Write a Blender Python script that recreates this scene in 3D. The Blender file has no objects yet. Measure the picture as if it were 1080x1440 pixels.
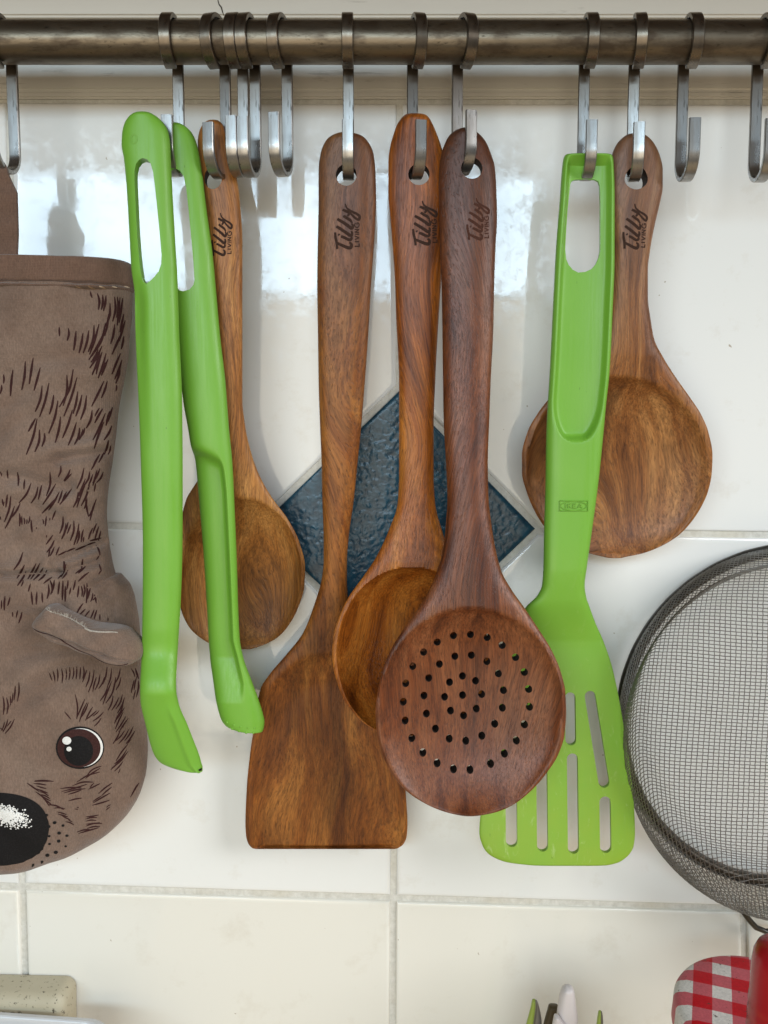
import bpy, bmesh, math, random
import numpy as np
from mathutils import Vector, noise

random.seed(7)
scene = bpy.context.scene
COL = scene.collection

# ------------------------------------------------------------------ camera
F, CX, CY, D = 1250.0, 540.0, 720.0, 0.485
PHI = math.atan(122.0 / F)
cd = bpy.data.cameras.new('camera')
cd.sensor_fit = 'VERTICAL'; cd.sensor_height = 24.0; cd.lens = 24.0 * F / 1440.0
cd.clip_start = 0.01; cd.clip_end = 50
cam = bpy.data.objects.new('camera', cd); COL.objects.link(cam)
cam.location = (0, -D, 0); cam.rotation_euler = (math.pi / 2 - PHI, 0, 0)
scene.camera = cam

# ------------------------------------------------------------------ world, window light, exposure
w = bpy.data.worlds.new('World'); scene.world = w; w.use_nodes = True
bg = w.node_tree.nodes['Background']
bg.inputs[0].default_value = (0.93, 0.95, 1.0, 1); bg.inputs[1].default_value = 0.08
try: w.cycles_visibility.glossy = True
except Exception: pass
def area(name, x0, x1, z0, z1, y, rad, color):
    l = bpy.data.lights.new(name, 'AREA'); l.shape = 'RECTANGLE'
    l.size = x1 - x0; l.size_y = z1 - z0; l.color = color
    l.energy = rad * math.pi * (x1 - x0) * (z1 - z0) ; l.energy *= 1.0
    o = bpy.data.objects.new(name, l); COL.objects.link(o)
    o.location = ((x0 + x1) / 2, y, (z0 + z1) / 2)
    o.rotation_euler = (math.pi / 2, 0, 0)      # -Z of the lamp looks towards +Y (the wall)
    return o
area('window_sky_light', -1.60, 0.43, 0.385, 0.715, -2.2, 12.5, (0.62, 0.83, 1.0))
area('window_lower_light', -1.60, 0.43, -0.95, 0.375, -2.2, 2.4, (1.0, 0.87, 0.66))
side = area('side_window_light', -0.7, 0.7, -0.45, 0.75, -1.5, 8.4, (0.97, 0.985, 1.0))
side.location = (1.75, -1.30, 0.80); side.rotation_euler = (math.radians(62), 0, math.radians(53))
scene.view_settings.view_transform = 'Standard'
scene.view_settings.look = 'None'
scene.view_settings.exposure = 0.06
scene.view_settings.gamma = 1.0

# ------------------------------------------------------------------ helpers
def P(px, py, d):
    rx = (px - CX) / F; ry = (CY - py) / F
    dx = rx; dy = math.cos(PHI) + math.sin(PHI) * ry; dz = -math.sin(PHI) + math.cos(PHI) * ry
    t = (D - d) / dy
    return Vector((t * dx, -d, t * dz))
def Pn(px, py, d):
    px = np.asarray(px, float); py = np.asarray(py, float)
    rx = (px - CX) / F; ry = (CY - py) / F
    dy = math.cos(PHI) + math.sin(PHI) * ry; dz = -math.sin(PHI) + math.cos(PHI) * ry
    t = (D - d) / dy
    return np.stack([t * rx, -d + 0 * t, t * dz], -1)
def link(name, me, mat=None, parent=None, loc=None):
    o = bpy.data.objects.new(name, me); COL.objects.link(o)
    if mat: me.materials.append(mat)
    if loc is not None: o.location = loc
    if parent: o.parent = parent
    return o
def thing(name, label, cat, loc=(0, 0, 0), group=None):
    o = bpy.data.objects.new(name, None); COL.objects.link(o); o.location = loc
    o.empty_display_size = 0.01
    o['label'] = label; o['category'] = cat
    if group: o['group'] = group
    return o
def tag(o, label, cat, group=None):
    o['label'] = label; o['category'] = cat
    if group: o['group'] = group
    return o
def mesh(name, V, Fs, origin=(0, 0, 0), smooth=True, sharp=None):
    me = bpy.data.meshes.new(name)
    V = np.asarray(V, float) - np.asarray(origin, float)
    me.from_pydata([tuple(v) for v in V], [], [tuple(int(i) for i in f) for f in Fs]); me.update()
    bm = bmesh.new(); bm.from_mesh(me); bmesh.ops.recalc_face_normals(bm, faces=bm.faces); bm.to_mesh(me); bm.free()
    if smooth:
        me.polygons.foreach_set('use_smooth', [True] * len(me.polygons))
        if sharp: me.set_sharp_from_angle(angle=math.radians(sharp))
    return me
def pchip(x, y):
    x = np.asarray(x, float); y = np.asarray(y, float); h = np.diff(x); dl = np.diff(y) / h
    m = np.zeros_like(y); m[0] = dl[0]; m[-1] = dl[-1]
    for i in range(1, len(x) - 1):
        if dl[i-1] * dl[i] > 0:
            a = 2*h[i] + h[i-1]; b = h[i] + 2*h[i-1]; m[i] = (a + b) / (a / dl[i-1] + b / dl[i])
    def f(q):
        q = np.clip(np.asarray(q, float), x[0], x[-1]); k = np.clip(np.searchsorted(x, q) - 1, 0, len(x) - 2)
        t = (q - x[k]) / h[k]
        return ((2*t**3-3*t**2+1)*y[k] + (t**3-2*t**2+t)*h[k]*m[k] + (-2*t**3+3*t**2)*y[k+1] + (t**3-t**2)*h[k]*m[k+1])
    return f
class Loft:
    """Flattened solid given by left/right outline, height functions in metres, hung in front of the wall."""
    def __init__(s, pts, dep, ft=0.004, bt=0.004, p=3.0, front=None, back=None, end=(9, 9), tf=None, raw=False):
        s.raw = raw
        a = np.array(pts, float); s.y0, s.y1 = a[0, 0], a[-1, 0]
        s.lf = pchip(s.S(a[:, 0]), a[:, 1]); s.rf = pchip(s.S(a[:, 0]), a[:, 2])
        dd = np.array(dep, float); s.df = pchip(dd[:, 0], dd[:, 1] / 1000.0)
        s.ft, s.bt, s.p, s.front, s.back, s.end, s.tf = ft, bt, p, front, back, end, tf
    def S(s, y): return np.arccos(np.clip(1 - 2 * (np.asarray(y, float) - s.y0) / (s.y1 - s.y0), -1, 1))
    def env(s, u, y):
        e = np.power(np.clip(1 - np.abs(u) ** s.p, 0, 1), 0.5)
        for dist, r in ((y - s.y0, s.end[0]), (s.y1 - y, s.end[1])):
            if r > 0:
                q = np.clip(1 - dist / r, 0, 1); e = e * np.sqrt(np.clip(1 - q * q, 0.0, 1))
        return e
    def h(s, x, y, u):
        e = s.env(u, y); k = s.tf(y) if s.tf else 1.0
        f = s.ft * e * k + (s.front(x, y, u) * (1 if s.raw else np.minimum(1, e * 3)) if s.front else 0)
        b = s.bt * e * k + (s.back(x, y, u) * (1 if s.raw else np.minimum(1, e * 3)) if s.back else 0)
        return f, b
    def pos(s, x, y, lift=0.0):
        x = np.asarray(x, float); y = np.asarray(y, float)
        L = s.lf(s.S(y)); R = s.rf(s.S(y)); u = np.clip((2 * x - L - R) / np.maximum(R - L, 1e-6), -1, 1)
        f, b = s.h(x, y, u)
        q = Pn(x, y, s.df(y)); q[..., 1] -= f + lift
        return q
    def vis(s, x, y, lift=0.0):
        """like pos, but for prints on a bulging front: the print is seen at x, y"""
        tx = np.asarray(x, float); ty = np.asarray(y, float); bx, by = tx.copy(), ty.copy()
        for _ in range(5):
            q = s.pos(bx, by, lift); dx = q[..., 0]; dyy = q[..., 1] + D; dz = q[..., 2]
            zc = dyy * math.cos(PHI) - dz * math.sin(PHI); yc = dyy * math.sin(PHI) + dz * math.cos(PHI)
            bx += tx - (CX + F * dx / zc); by += ty - (CY - F * yc / zc)
            L = s.lf(s.S(by)); R = s.rf(s.S(by)); bx = np.clip(bx, L + .5, R - .5)
        return s.pos(bx, by, lift)
    def build(s, N=240, M=26):
        th = np.linspace(0, math.pi, N); lin = np.linspace(0, 1, N)
        t = 0.35 * (1 - np.cos(th)) / 2 + 0.65 * lin
        t = np.unique(np.concatenate([t, (1 - np.cos(th[:N // 5])) / 2 * 0.5, 1 - (1 - np.cos(th[:N // 5])) / 2 * 0.5]))
        keep = [0]
        for i in range(1, len(t)):
            if t[i] - t[keep[-1]] > 0.00035: keep.append(i)
        t = t[keep]; t[-1] = 1.0
        y = s.y0 + t * (s.y1 - s.y0); L = s.lf(s.S(y)); R = s.rf(s.S(y))
        R = np.maximum(R, L + 0.3)
        u = -np.cos(np.linspace(0, math.pi, M + 1))
        u = 0.6 * u + 0.4 * np.linspace(-1, 1, M + 1)
        X = (L[:, None] + R[:, None]) / 2 + u[None] * (R - L)[:, None] / 2
        Y = np.repeat(y[:, None], M + 1, 1); U = np.repeat(u[None], len(y), 0)
        f, b = s.h(X, Y, U)
        base = Pn(X, Y, s.df(Y))
        fr = base.copy(); fr[..., 1] -= f
        bk = base.copy(); bk[..., 1] += b
        n = len(y); V = []; fi = np.zeros((n, M + 1), int); bi = np.zeros((n, M + 1), int)
        for i in range(n):
            for j in range(M + 1): fi[i, j] = len(V); V.append(fr[i, j])
            bi[i, 0] = fi[i, 0]; bi[i, M] = fi[i, M]
            for j in range(1, M): bi[i, j] = len(V); V.append(bk[i, j])
        Fs = []
        for i in range(n - 1):
            for j in range(M):
                Fs.append((fi[i, j], fi[i+1, j], fi[i+1, j+1], fi[i, j+1]))
                Fs.append((bi[i, j+1], bi[i+1, j+1], bi[i+1, j], bi[i, j]))
        for i in (0, n - 1):
            for j in range(M):
                q = [fi[i, j], fi[i, j+1], bi[i, j+1], bi[i, j]]
                q2 = []
                for k in q:
                    if k not in q2: q2.append(k)
                if len(q2) > 2: Fs.append(q2 if i == 0 else q2[::-1])
        return np.array(V), Fs
def prism(bm, poly, depth, y0=-0.13, y1=0.02):
    """poly in px at the given depth plane, run straight through along the wall normal"""
    a = [P(x, y, depth) for x, y in poly]
    f = [bm.verts.new((q.x, y0, q.z)) for q in a]; b = [bm.verts.new((q.x, y1, q.z)) for q in a]
    bm.faces.new(f); bm.faces.new(b[::-1]); n = len(a)
    for i in range(n): bm.faces.new((f[i], b[i], b[(i+1) % n], f[(i+1) % n]))
def circ(cx, cy, r, ry=None, n=28, wob=0):
    ry = ry or r
    return [(cx + (r + wob * math.sin(3 * a)) * math.cos(a), cy + ry * math.sin(a)) for a in [2 * math.pi * i / n for i in range(n)]]
def capsule(x0, y0, x1, y1, w, n=9):
    a = math.atan2(y1 - y0, x1 - x0); L = math.hypot(x1-x0, y1-y0); r = w / 2; out = []
    ax, ay = x0 + math.cos(a) * r, y0 + math.sin(a) * r; bx, by = x1 - math.cos(a) * r, y1 - math.sin(a) * r
    for i in range(n): t = a + math.pi/2 + math.pi * i / (n - 1); out.append((ax + r*math.cos(t), ay + r*math.sin(t)))
    for i in range(n): t = a - math.pi/2 + math.pi * i / (n - 1); out.append((bx + r*math.cos(t), by + r*math.sin(t)))
    return out
def cut(o, polys, depth, bevel=0.0):
    bm = bmesh.new()
    for p in polys: prism(bm, p, depth(p) if callable(depth) else depth)
    bmesh.ops.recalc_face_normals(bm, faces=bm.faces)
    me = bpy.data.meshes.new('cutter'); bm.to_mesh(me); bm.free()
    c = bpy.data.objects.new('cutter', me); COL.objects.link(c); c.location = (0, 0, 0)
    m = o.modifiers.new('b', 'BOOLEAN'); m.object = c; m.operation = 'DIFFERENCE'; m.solver = 'EXACT'
    bpy.context.view_layer.update()
    dg = bpy.context.evaluated_depsgraph_get()
    new = bpy.data.meshes.new_from_object(o.evaluated_get(dg))
    o.modifiers.clear(); o.data = new
    bpy.data.objects.remove(c); bpy.data.meshes.remove(me)
def finish(o, angle=42):
    me = o.data; me.polygons.foreach_set('use_smooth', [True] * len(me.polygons)); me.set_sharp_from_angle(angle=math.radians(angle))
def split_z(o, zloc, name_low):
    """everything below world height zloc becomes its own part under the same parent"""
    me = o.data; bm = bmesh.new(); bm.from_mesh(me); zz = zloc - o.matrix_basis.translation.z - (o.parent.location.z if o.parent else 0)
    lo = bm.copy()
    bmesh.ops.delete(bm, geom=[f for f in bm.faces if f.calc_center_median().z < zz], context='FACES')
    bmesh.ops.delete(lo, geom=[f for f in lo.faces if f.calc_center_median().z >= zz], context='FACES')
    m2 = bpy.data.meshes.new(name_low); lo.to_mesh(m2); lo.free(); bm.to_mesh(me); bm.free()
    for m in me.materials: m2.materials.append(m)
    p = bpy.data.objects.new(name_low, m2); COL.objects.link(p); p.parent = o.parent; p.location = o.location
    finish(p); finish(o)
    return p
def ribbons(name, fn, strokes, mat, parent, lift=0.00012, origin=(0, 0, 0)):
    """flat print: strokes are (points, w0, w1, w2) in px laid on surface fn(x, y, lift)"""
    V = []; Fs = []
    for pts, w0, w1, w2 in strokes:
        a = np.array(pts, float)
        if len(a) > 2:       # Catmull-Rom
            e = np.vstack([2*a[0]-a[1], a, 2*a[-1]-a[-2]]); o = []
            for i in range(1, len(e) - 2):
                for t in np.linspace(0, 1, 6, endpoint=False):
                    o.append(0.5*((2*e[i]) + (-e[i-1]+e[i+1])*t + (2*e[i-1]-5*e[i]+4*e[i+1]-e[i+2])*t*t + (-e[i-1]+3*e[i]-3*e[i+1]+e[i+2])*t**3))
            o.append(a[-1]); a = np.array(o)
        else:
            a = a[0] + (a[1] - a[0]) * np.linspace(0, 1, 7)[:, None]
        tg = np.gradient(a, axis=0); tg /= np.maximum(np.linalg.norm(tg, axis=1), 1e-6)[:, None]
        nn = np.stack([-tg[:, 1], tg[:, 0]], -1); s = np.linspace(0, 1, len(a))
        wd = np.where(s < .5, w0 + (w1 - w0) * np.sin(s * math.pi), w2 + (w1 - w2) * np.sin(s * math.pi))[:, None] / 2
        l = a + nn * wd; r = a - nn * wd; k = len(V)
        pl = fn(l[:, 0], l[:, 1], lift); pc = fn(a[:, 0], a[:, 1], lift * 1.3); pr = fn(r[:, 0], r[:, 1], lift)
        for i in range(len(a)): V += [pl[i], pc[i], pr[i]]
        for i in range(len(a) - 1):
            for c in (0, 1): Fs.append((k+3*i+c, k+3*i+3+c, k+3*i+4+c, k+3*i+1+c))
    me = mesh(name, V, Fs, origin); return link(name, me, mat, parent)
def blob(name, fn, poly, mat, parent, lift, origin=(0, 0, 0), rings=6):
    a = np.array(poly, float); c = a.mean(0); V = []; Fs = []; n = len(a)
    for k in range(1, rings + 1):
        q = c + (a - c) * k / rings
        V += list(fn(q[:, 0], q[:, 1], lift))
    V.append(fn(np.array([c[0]]), np.array([c[1]]), lift)[0]); ci = len(V) - 1
    for i in range(n):
        Fs.append((ci, i, (i + 1) % n))
        for k in range(rings - 1): Fs.append((k*n+i, (k+1)*n+i, (k+1)*n+(i+1) % n, k*n+(i+1) % n))
    return link(name, mesh(name, V, Fs, origin), mat, parent)
def tube(V, Fs, pts, r, n=8, closed=False):
    pts = [Vector(p) for p in pts]; k0 = len(V); m = len(pts); prev = None
    for i, p in enumerate(pts):
        a = pts[(i - 1) % m] if (i or closed) else p; b = pts[(i + 1) % m] if (i < m - 1 or closed) else p
        t = (b - a).normalized()
        if prev is None: prev = t.orthogonal().normalized()
        nv = (prev - t * prev.dot(t)).normalized(); prev = nv; bv = t.cross(nv)
        rr = r(i / (m - 1)) if callable(r) else r
        for j in range(n):
            an = 2 * math.pi * j / n; V.append(tuple(p + nv * math.cos(an) * rr + bv * math.sin(an) * rr))
    for i in range(m if closed else m - 1):
        for j in range(n):
            A = k0 + i * n; B = k0 + ((i + 1) % m) * n; Fs.append((A + j, A + (j+1) % n, B + (j+1) % n, B + j))
    if not closed:
        Fs.append(tuple(k0 + j for j in range(n))[::-1]); Fs.append(tuple(k0 + (m-1)*n + j for j in range(n)))
def lathe(prof, n=64):
    V = []; Fs = []; m = len(prof)
    for r, z in prof:
        for j in range(n): a = 2*math.pi*j/n; V.append((max(r, 1e-5)*math.cos(a), max(r, 1e-5)*math.sin(a), z))
    for i in range(m-1):
        for j in range(n): Fs.append((i*n+j, i*n+(j+1) % n, (i+1)*n+(j+1) % n, (i+1)*n+j))
    Fs.append(tuple(range(n))[::-1]); Fs.append(tuple((m-1)*n+j for j in range(n)))
    return V, Fs

# ------------------------------------------------------------------ materials
class Mt:
    def __init__(s, name):
        s.m = bpy.data.materials.new(name); s.m.use_nodes = True; s.t = s.m.node_tree; s.n = s.t.nodes
        s.b = s.n['Principled BSDF']; s.tc = s.n.new('ShaderNodeTexCoord')
    def set(s, **k):
        for a, v in k.items():
            q = s.b.inputs[a.replace('_', ' ')]
            if isinstance(v, bpy.types.NodeSocket): s.t.links.new(v, q)
            else: q.default_value = v
        return s
    def l(s, a, b): s.t.links.new(a, b)
    def map(s, scale=(1, 1, 1), loc=(0, 0, 0), rot=(0, 0, 0), vec=None):
        m = s.n.new('ShaderNodeMapping'); m.inputs['Scale'].default_value = scale; m.inputs['Location'].default_value = loc; m.inputs['Rotation'].default_value = rot
        s.l(vec or s.tc.outputs['Object'], m.inputs['Vector']); return m.outputs[0]
    def noise(s, vec, scale=1.0, detail=4, rough=.55, dist=0.0, col=False):
        q = s.n.new('ShaderNodeTexNoise'); s.l(vec, q.inputs['Vector']); q.inputs['Scale'].default_value = scale
        q.inputs['Detail'].default_value = detail; q.inputs['Roughness'].default_value = rough; q.inputs['Distortion'].default_value = dist
        return q.outputs['Color' if col else 'Fac']
    def ramp(s, fac, stops, interp='LINEAR'):
        r = s.n.new('ShaderNodeValToRGB'); r.color_ramp.interpolation = interp; e = r.color_ramp.elements
        while len(e) < len(stops): e.new(0.5)
        for i, (p, c) in enumerate(stops):
            e[i].position = p; e[i].color = (*c, 1) if isinstance(c, tuple) else (c, c, c, 1)
        s.l(fac, r.inputs[0]); return r.outputs[0]
    def mix(s, a, b, f, mode='MIX'):
        q = s.n.new('ShaderNodeMix'); q.data_type = 'RGBA'; q.blend_type = mode
        for v, k in ((f, 0), (a, 6), (b, 7)):
            if isinstance(v, bpy.types.NodeSocket): s.l(v, q.inputs[k])
            elif k == 0: q.inputs[k].default_value = v
            else: q.inputs[k].default_value = (*v, 1)
        return q.outputs[2]
    def math(s, op, a, b=0.0, clamp=False):
        q = s.n.new('ShaderNodeMath'); q.operation = op; q.use_clamp = clamp
        for v, k in ((a, 0), (b, 1)):
            if isinstance(v, bpy.types.NodeSocket): s.l(v, q.inputs[k])
            else: q.inputs[k].default_value = v
        return q.outputs[0]
    def bump(s, h, strength=.3, dist=.001, normal=None):
        q = s.n.new('ShaderNodeBump'); q.inputs['Strength'].default_value = strength; q.inputs['Distance'].default_value = dist
        s.l(h, q.inputs['Height'])
        if normal: s.l(normal, q.inputs['Normal'])
        s.l(q.outputs[0], s.b.inputs['Normal']); return q.outputs[0]

def wood(name, dark, mid, light, seed=0, fig=1.0, gloss=.38, fade=None):
    m = Mt(name); o = seed * 3.71
    base = m.map(loc=(o, o * .7, o * 1.3))
    warp = m.noise(m.map((9, 9, 5), vec=base), 1, 2, .5, col=True)
    wv = m.n.new('ShaderNodeVectorMath'); wv.operation = 'MULTIPLY_ADD'
    m.l(warp, wv.inputs[0]); wv.inputs[1].default_value = (.070 * fig, .03, .0); m.l(base, wv.inputs[2]); v = wv.outputs[0]
    bands = m.noise(m.map((90, 90, 6.5), vec=v), 1, 4, .65, .6)
    big = m.noise(m.map((22, 22, 7), vec=v), 1, 2, .5, .4)
    fib = m.noise(m.map((1150, 1150, 34), vec=v), 1, 3, .75)
    pores = m.noise(m.map((2200, 2200, 240), vec=v), 1, 1, .5)
    c = m.ramp(bands, [(.30, dark), (.46, mid), (.66, light)])
    c = m.mix(c, m.ramp(big, [(.34, tuple(x * .75 for x in dark)), (.46, mid)]), m.ramp(big, [(.34, .6), (.46, 0.0)]))
    c = m.mix(c, m.ramp(fib, [(.36, .52), (.66, 1.28)]), .85, 'MULTIPLY')
    pm = m.ramp(pores, [(.33, 1.0), (.40, 0.0)])
    c = m.mix(c, tuple(x * .35 for x in dark), m.math('MULTIPLY', pm, .38))
    # blend the top of the handle towards a second wood tone
    if fade:
        sx = m.n.new('ShaderNodeSeparateXYZ'); m.l(m.tc.outputs['Object'], sx.inputs[0])
        fz = m.n.new('ShaderNodeMapRange'); m.l(sx.outputs['Z'], fz.inputs[0]); fz.inputs[1].default_value = fade[0]; fz.inputs[2].default_value = fade[1]
        c = m.mix(c, m.mix(c, fade[2], .6), m.math('MULTIPLY', fz.outputs[0], m.ramp(bands, [(.3, .5), (.6, 1.0)])))
    m.set(Base_Color=c, Roughness=m.ramp(fib, [(.3, gloss + .14), (.7, gloss)]), Specular_IOR_Level=.30)
    m.b.inputs['Coat Weight'].default_value = .06; m.b.inputs['Coat Roughness'].default_value = .22
    m.bump(m.math('SUBTRACT', fib, m.math('MULTIPLY', pm, .7)), .35, .00035)
    return m.m
def plastic(name, col, var, wear=None):
    m = Mt(name); n = m.noise(m.map(), 30, 3)
    c = m.mix(col, var, m.ramp(n, [(.35, 0.0), (.7, .5)]))
    if wear:
        sx = m.n.new('ShaderNodeSeparateXYZ'); m.l(m.tc.outputs['Object'], sx.inputs[0])
        mr = m.n.new('ShaderNodeMapRange'); m.l(sx.outputs['Z'], mr.inputs[0]); mr.inputs[1].default_value = wear[0]; mr.inputs[2].default_value = wear[1]
        sc = m.ramp(m.noise(m.map((220, 220, 90), rot=(0, .5, 0)), 1, 6, .7, 1.0), [(.58, 0.0), (.70, 1.0)])
        st = m.ramp(m.noise(m.map((45, 45, 45)), 1, 4, .6), [(.30, .50), (.65, .85)])
        c = m.mix(c, wear[3], m.math('MULTIPLY', mr.outputs[0], st))
        c = m.mix(c, wear[2], m.math('MULTIPLY', m.math('MULTIPLY', mr.outputs[0], sc), .55))
    sk_ = m.ramp(m.noise(m.map((500, 500, 160), (7, 3, 1), (.3, .8, .2)), 1, 3, .6), [(.235, 1.0), (.265, 0.0)])
    c = m.mix(c, tuple(x * .35 for x in col), m.math('MULTIPLY', sk_, .6))
    scr = m.ramp(m.noise(m.map((900, 900, 30), (1, 3, 1), (.2, .5, .9)), 1, 3, .7), [(.35, .52), (.6, .36)])
    m.set(Base_Color=c, Roughness=scr, Specular_IOR_Level=.46)
    m.b.inputs['Subsurface Weight'].default_value = 0.0
    m.bump(m.noise(m.map(), 1400, 2), .12, .0002)
    return m.m
def metal(name, col, rust, rough=.32, rustamt=.5, stretch=(1, 1, 1), pit=500, bmp=.25):
    m = Mt(name); g = m.map(stretch)
    n = m.noise(g, 130, 6, .65); n2 = m.noise(m.map(stretch, (3, 1, 2)), pit, 4, .6)
    k = m.math('MULTIPLY', m.ramp(n, [(.46, 0.0), (.62, 1.0)]), rustamt)
    sp = m.ramp(n2, [(.30, 1.0), (.38, 0.0)])
    c = m.mix(col, rust, k); c = m.mix(c, tuple(x * .25 for x in rust), m.math('MULTIPLY', sp, .6))
    m.set(Base_Color=c, Metallic=m.ramp(k, [(0, .95), (1, .55)]), Roughness=m.math('ADD', m.math('MULTIPLY', n, .25), rough - .1))
    m.bump(n2, bmp, .0003); return m.m

GREEN, GREEN2 = (.160, .385, .034), (.185, .415, .048)
M_green = plastic('green_plastic', GREEN, GREEN2)
M_greenw = plastic('worn_green_plastic', GREEN, GREEN2, (-.17, -.34, (.42, .56, .22), (.250, .385, .034)))
M_rail = metal('rusty_rail_steel', (.155, .125, .090), (.050, .031, .016), .36, .85, (.35, 1, 1), 520)
M_hook = metal('worn_hook_steel', (.33, .32, .305), (.10, .07, .045), .27, .4, (1, 1, .15), 700, .07)
# old grease and rust sit on the upper curl of every hook
_t = M_hook.node_tree; _b = _t.nodes['Principled BSDF']; _src = _b.inputs['Base Color'].links[0].from_socket
_tc = _t.nodes.new('ShaderNodeTexCoord'); _sx = _t.nodes.new('ShaderNodeSeparateXYZ'); _t.links.new(_tc.outputs['Object'], _sx.inputs[0])
_mr = _t.nodes.new('ShaderNodeMapRange'); _t.links.new(_sx.outputs['Z'], _mr.inputs[0]); _mr.inputs[1].default_value = -.030; _mr.inputs[2].default_value = -.008
_mr.inputs[4].default_value = .85
_mx = _t.nodes.new('ShaderNodeMix'); _mx.data_type = 'RGBA'; _t.links.new(_mr.outputs[0], _mx.inputs[0]); _t.links.new(_src, _mx.inputs[6]); _mx.inputs[7].default_value = (.115, .085, .055, 1)
_t.links.new(_mx.outputs[2], _b.inputs['Base Color'])
M_sieve = metal('sieve_wire_steel', (.25, .24, .22), (.12, .105, .085), .38, .5, (1, 1, 1), 300)
M_rim = metal('grimy_sieve_rim_steel', (.075, .066, .054), (.03, .022, .015), .42, .9, (1, 1, 1), 900)
M_dark = metal('dark_wire_steel', (.07, .066, .06), (.03, .025, .02), .3, .3)

def tile_mat(name, ca, cb):
  m = Mt(name); n = m.noise(m.map(), 5, 2)
  c = m.mix(ca, cb, n)
  sp = m.ramp(m.noise(m.map(loc=(5, 1, 2)), 230, 2, .5), [(.225, 1.0), (.25, 0.0)])
  gr = m.ramp(m.noise(m.map(loc=(2, 1, 2)), 34, 5, .7), [(.56, 0.0), (.76, .34)])
  c = m.mix(c, (.35, .27, .18), m.math('MULTIPLY', sp, .75)); c = m.mix(c, (.56, .49, .38), gr)
  m.set(Base_Color=c, Roughness=m.ramp(m.noise(m.map(loc=(2, 3, 2)), 130, 8, .8), [(.46, .03), (.68, .24)]), Specular_IOR_Level=.68)
  m.bump(m.math('ADD', m.noise(m.map(), 14, 2), m.math('MULTIPLY', m.noise(m.map(), 120, 2), .05)), .22, .0012); return m.m
M_tile = tile_mat('white_glazed_tile', (.82, .82, .80), (.79, .785, .75)); M_tile2 = tile_mat('warm_lit_glazed_tile', (.795, .775, .705), (.755, .725, .645))  # second tone paints the warm light on the bottom row into the glaze
m = Mt('cream_grout'); n = m.noise(m.map(), 260, 5, .7)
m.set(Base_Color=m.mix(m.ramp(n, [(.3, (.52, .50, .44)), (.65, (.70, .68, .62))]), (.56, .50, .38), m.ramp(m.noise(m.map(), 22, 3), [(.5, 0.0), (.7, .5)])), Roughness=.85); m.bump(n, .6, .0008); M_grout = m.m
m = Mt('navy_hammered_glaze'); n = m.noise(m.map(), 210, 2, .5, .6)
m.set(Base_Color=m.ramp(n, [(.3, (.008, .036, .062)), (.7, (.018, .080, .125))]), Roughness=.28, Specular_IOR_Level=.42); m.bump(n, .30, .0012); M_navy = m.m
m = Mt('cream_painted_board'); n = m.noise(m.map((6, 60, 60)), 3, 5, .6, .5)
c = m.mix((.67, .635, .57), (.72, .69, .62), n); c = m.mix(c, (.17, .13, .08), m.ramp(m.noise(m.map((20, 90, 200)), 1, 5, .7), [(.62, 0.0), (.75, .6)]))
m.set(Base_Color=c, Roughness=.28); m.bump(n, .12, .001); M_board = m.m
m = Mt('dark_crack'); m.set(Base_Color=(.05, .035, .02, 1), Roughness=.9); M_crack = m.m

def cloth(name, a, b, scale=2600):
    m = Mt(name); mp = m.map()
    wx = m.n.new('ShaderNodeTexWave'); wx.bands_direction = 'X'; wx.inputs['Scale'].default_value = scale / 6; wx.inputs['Distortion'].default_value = 1.2; m.l(mp, wx.inputs[0])
    wz = m.n.new('ShaderNodeTexWave'); wz.bands_direction = 'Z'; wz.inputs['Scale'].default_value = scale / 6; wz.inputs['Distortion'].default_value = 1.2; m.l(mp, wz.inputs[0])
    wv = m.math('MULTIPLY', wx.outputs['Fac'], wz.outputs['Fac']); n = m.noise(mp, 45, 4, .6); f = m.noise(m.map((1, 1, .35)), 1500, 3, .7)
    c = m.mix(a, b, m.ramp(n, [(.35, 0.0), (.65, 1.0)])); c = m.mix(c, m.ramp(f, [(.3, .72), (.7, 1.22)]), .8, 'MULTIPLY')
    m.set(Base_Color=c, Roughness=.95, Specular_IOR_Level=.15); m.b.inputs['Sheen Weight'].default_value = .25
    m.bump(m.math('ADD', m.math('ADD', wv, f), m.math('MULTIPLY', m.noise(m.map((1, 1, 1.6)), 130, 4, .6), 2.5)), .55, .0004); return m.m
M_cloth = cloth('brown_mitt_cotton', (.172, .110, .080), (.218, .148, .111))
M_hem = cloth('dark_hem_cotton', (.135, .078, .053), (.160, .092, .064))
M_lining = cloth('grey_white_lining', (.34, .29, .24), (.50, .45, .39))
def flat(name, col, rough=.9):
    m = Mt(name); f = m.noise(m.map(), 1700, 2, .6); m.set(Base_Color=m.mix(col, tuple(min(1, x * 1.7 + .004) for x in col), m.ramp(f, [(.45, 0.0), (.75, .7)])), Roughness=rough, Specular_IOR_Level=.15); return m.m
M_fur = flat('dark_maroon_print', (.034, .012, .011)); M_black = flat('black_print', (.010, .009, .009)); M_iris = flat('maroon_iris_print', (.040, .016, .014))
M_white = flat('white_print', (.72, .70, .66))
M_thread = flat('tan_thread', (.42, .31, .22))
m = Mt('shaded_hole_wood'); m.set(Base_Color=(.030, .014, .008, 1), Roughness=.8); M_hole = m.m  # dark drilled ends, with the shade inside the holes painted into the colour
def burn(name, col):
    return flat(name, col, .75)

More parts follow.
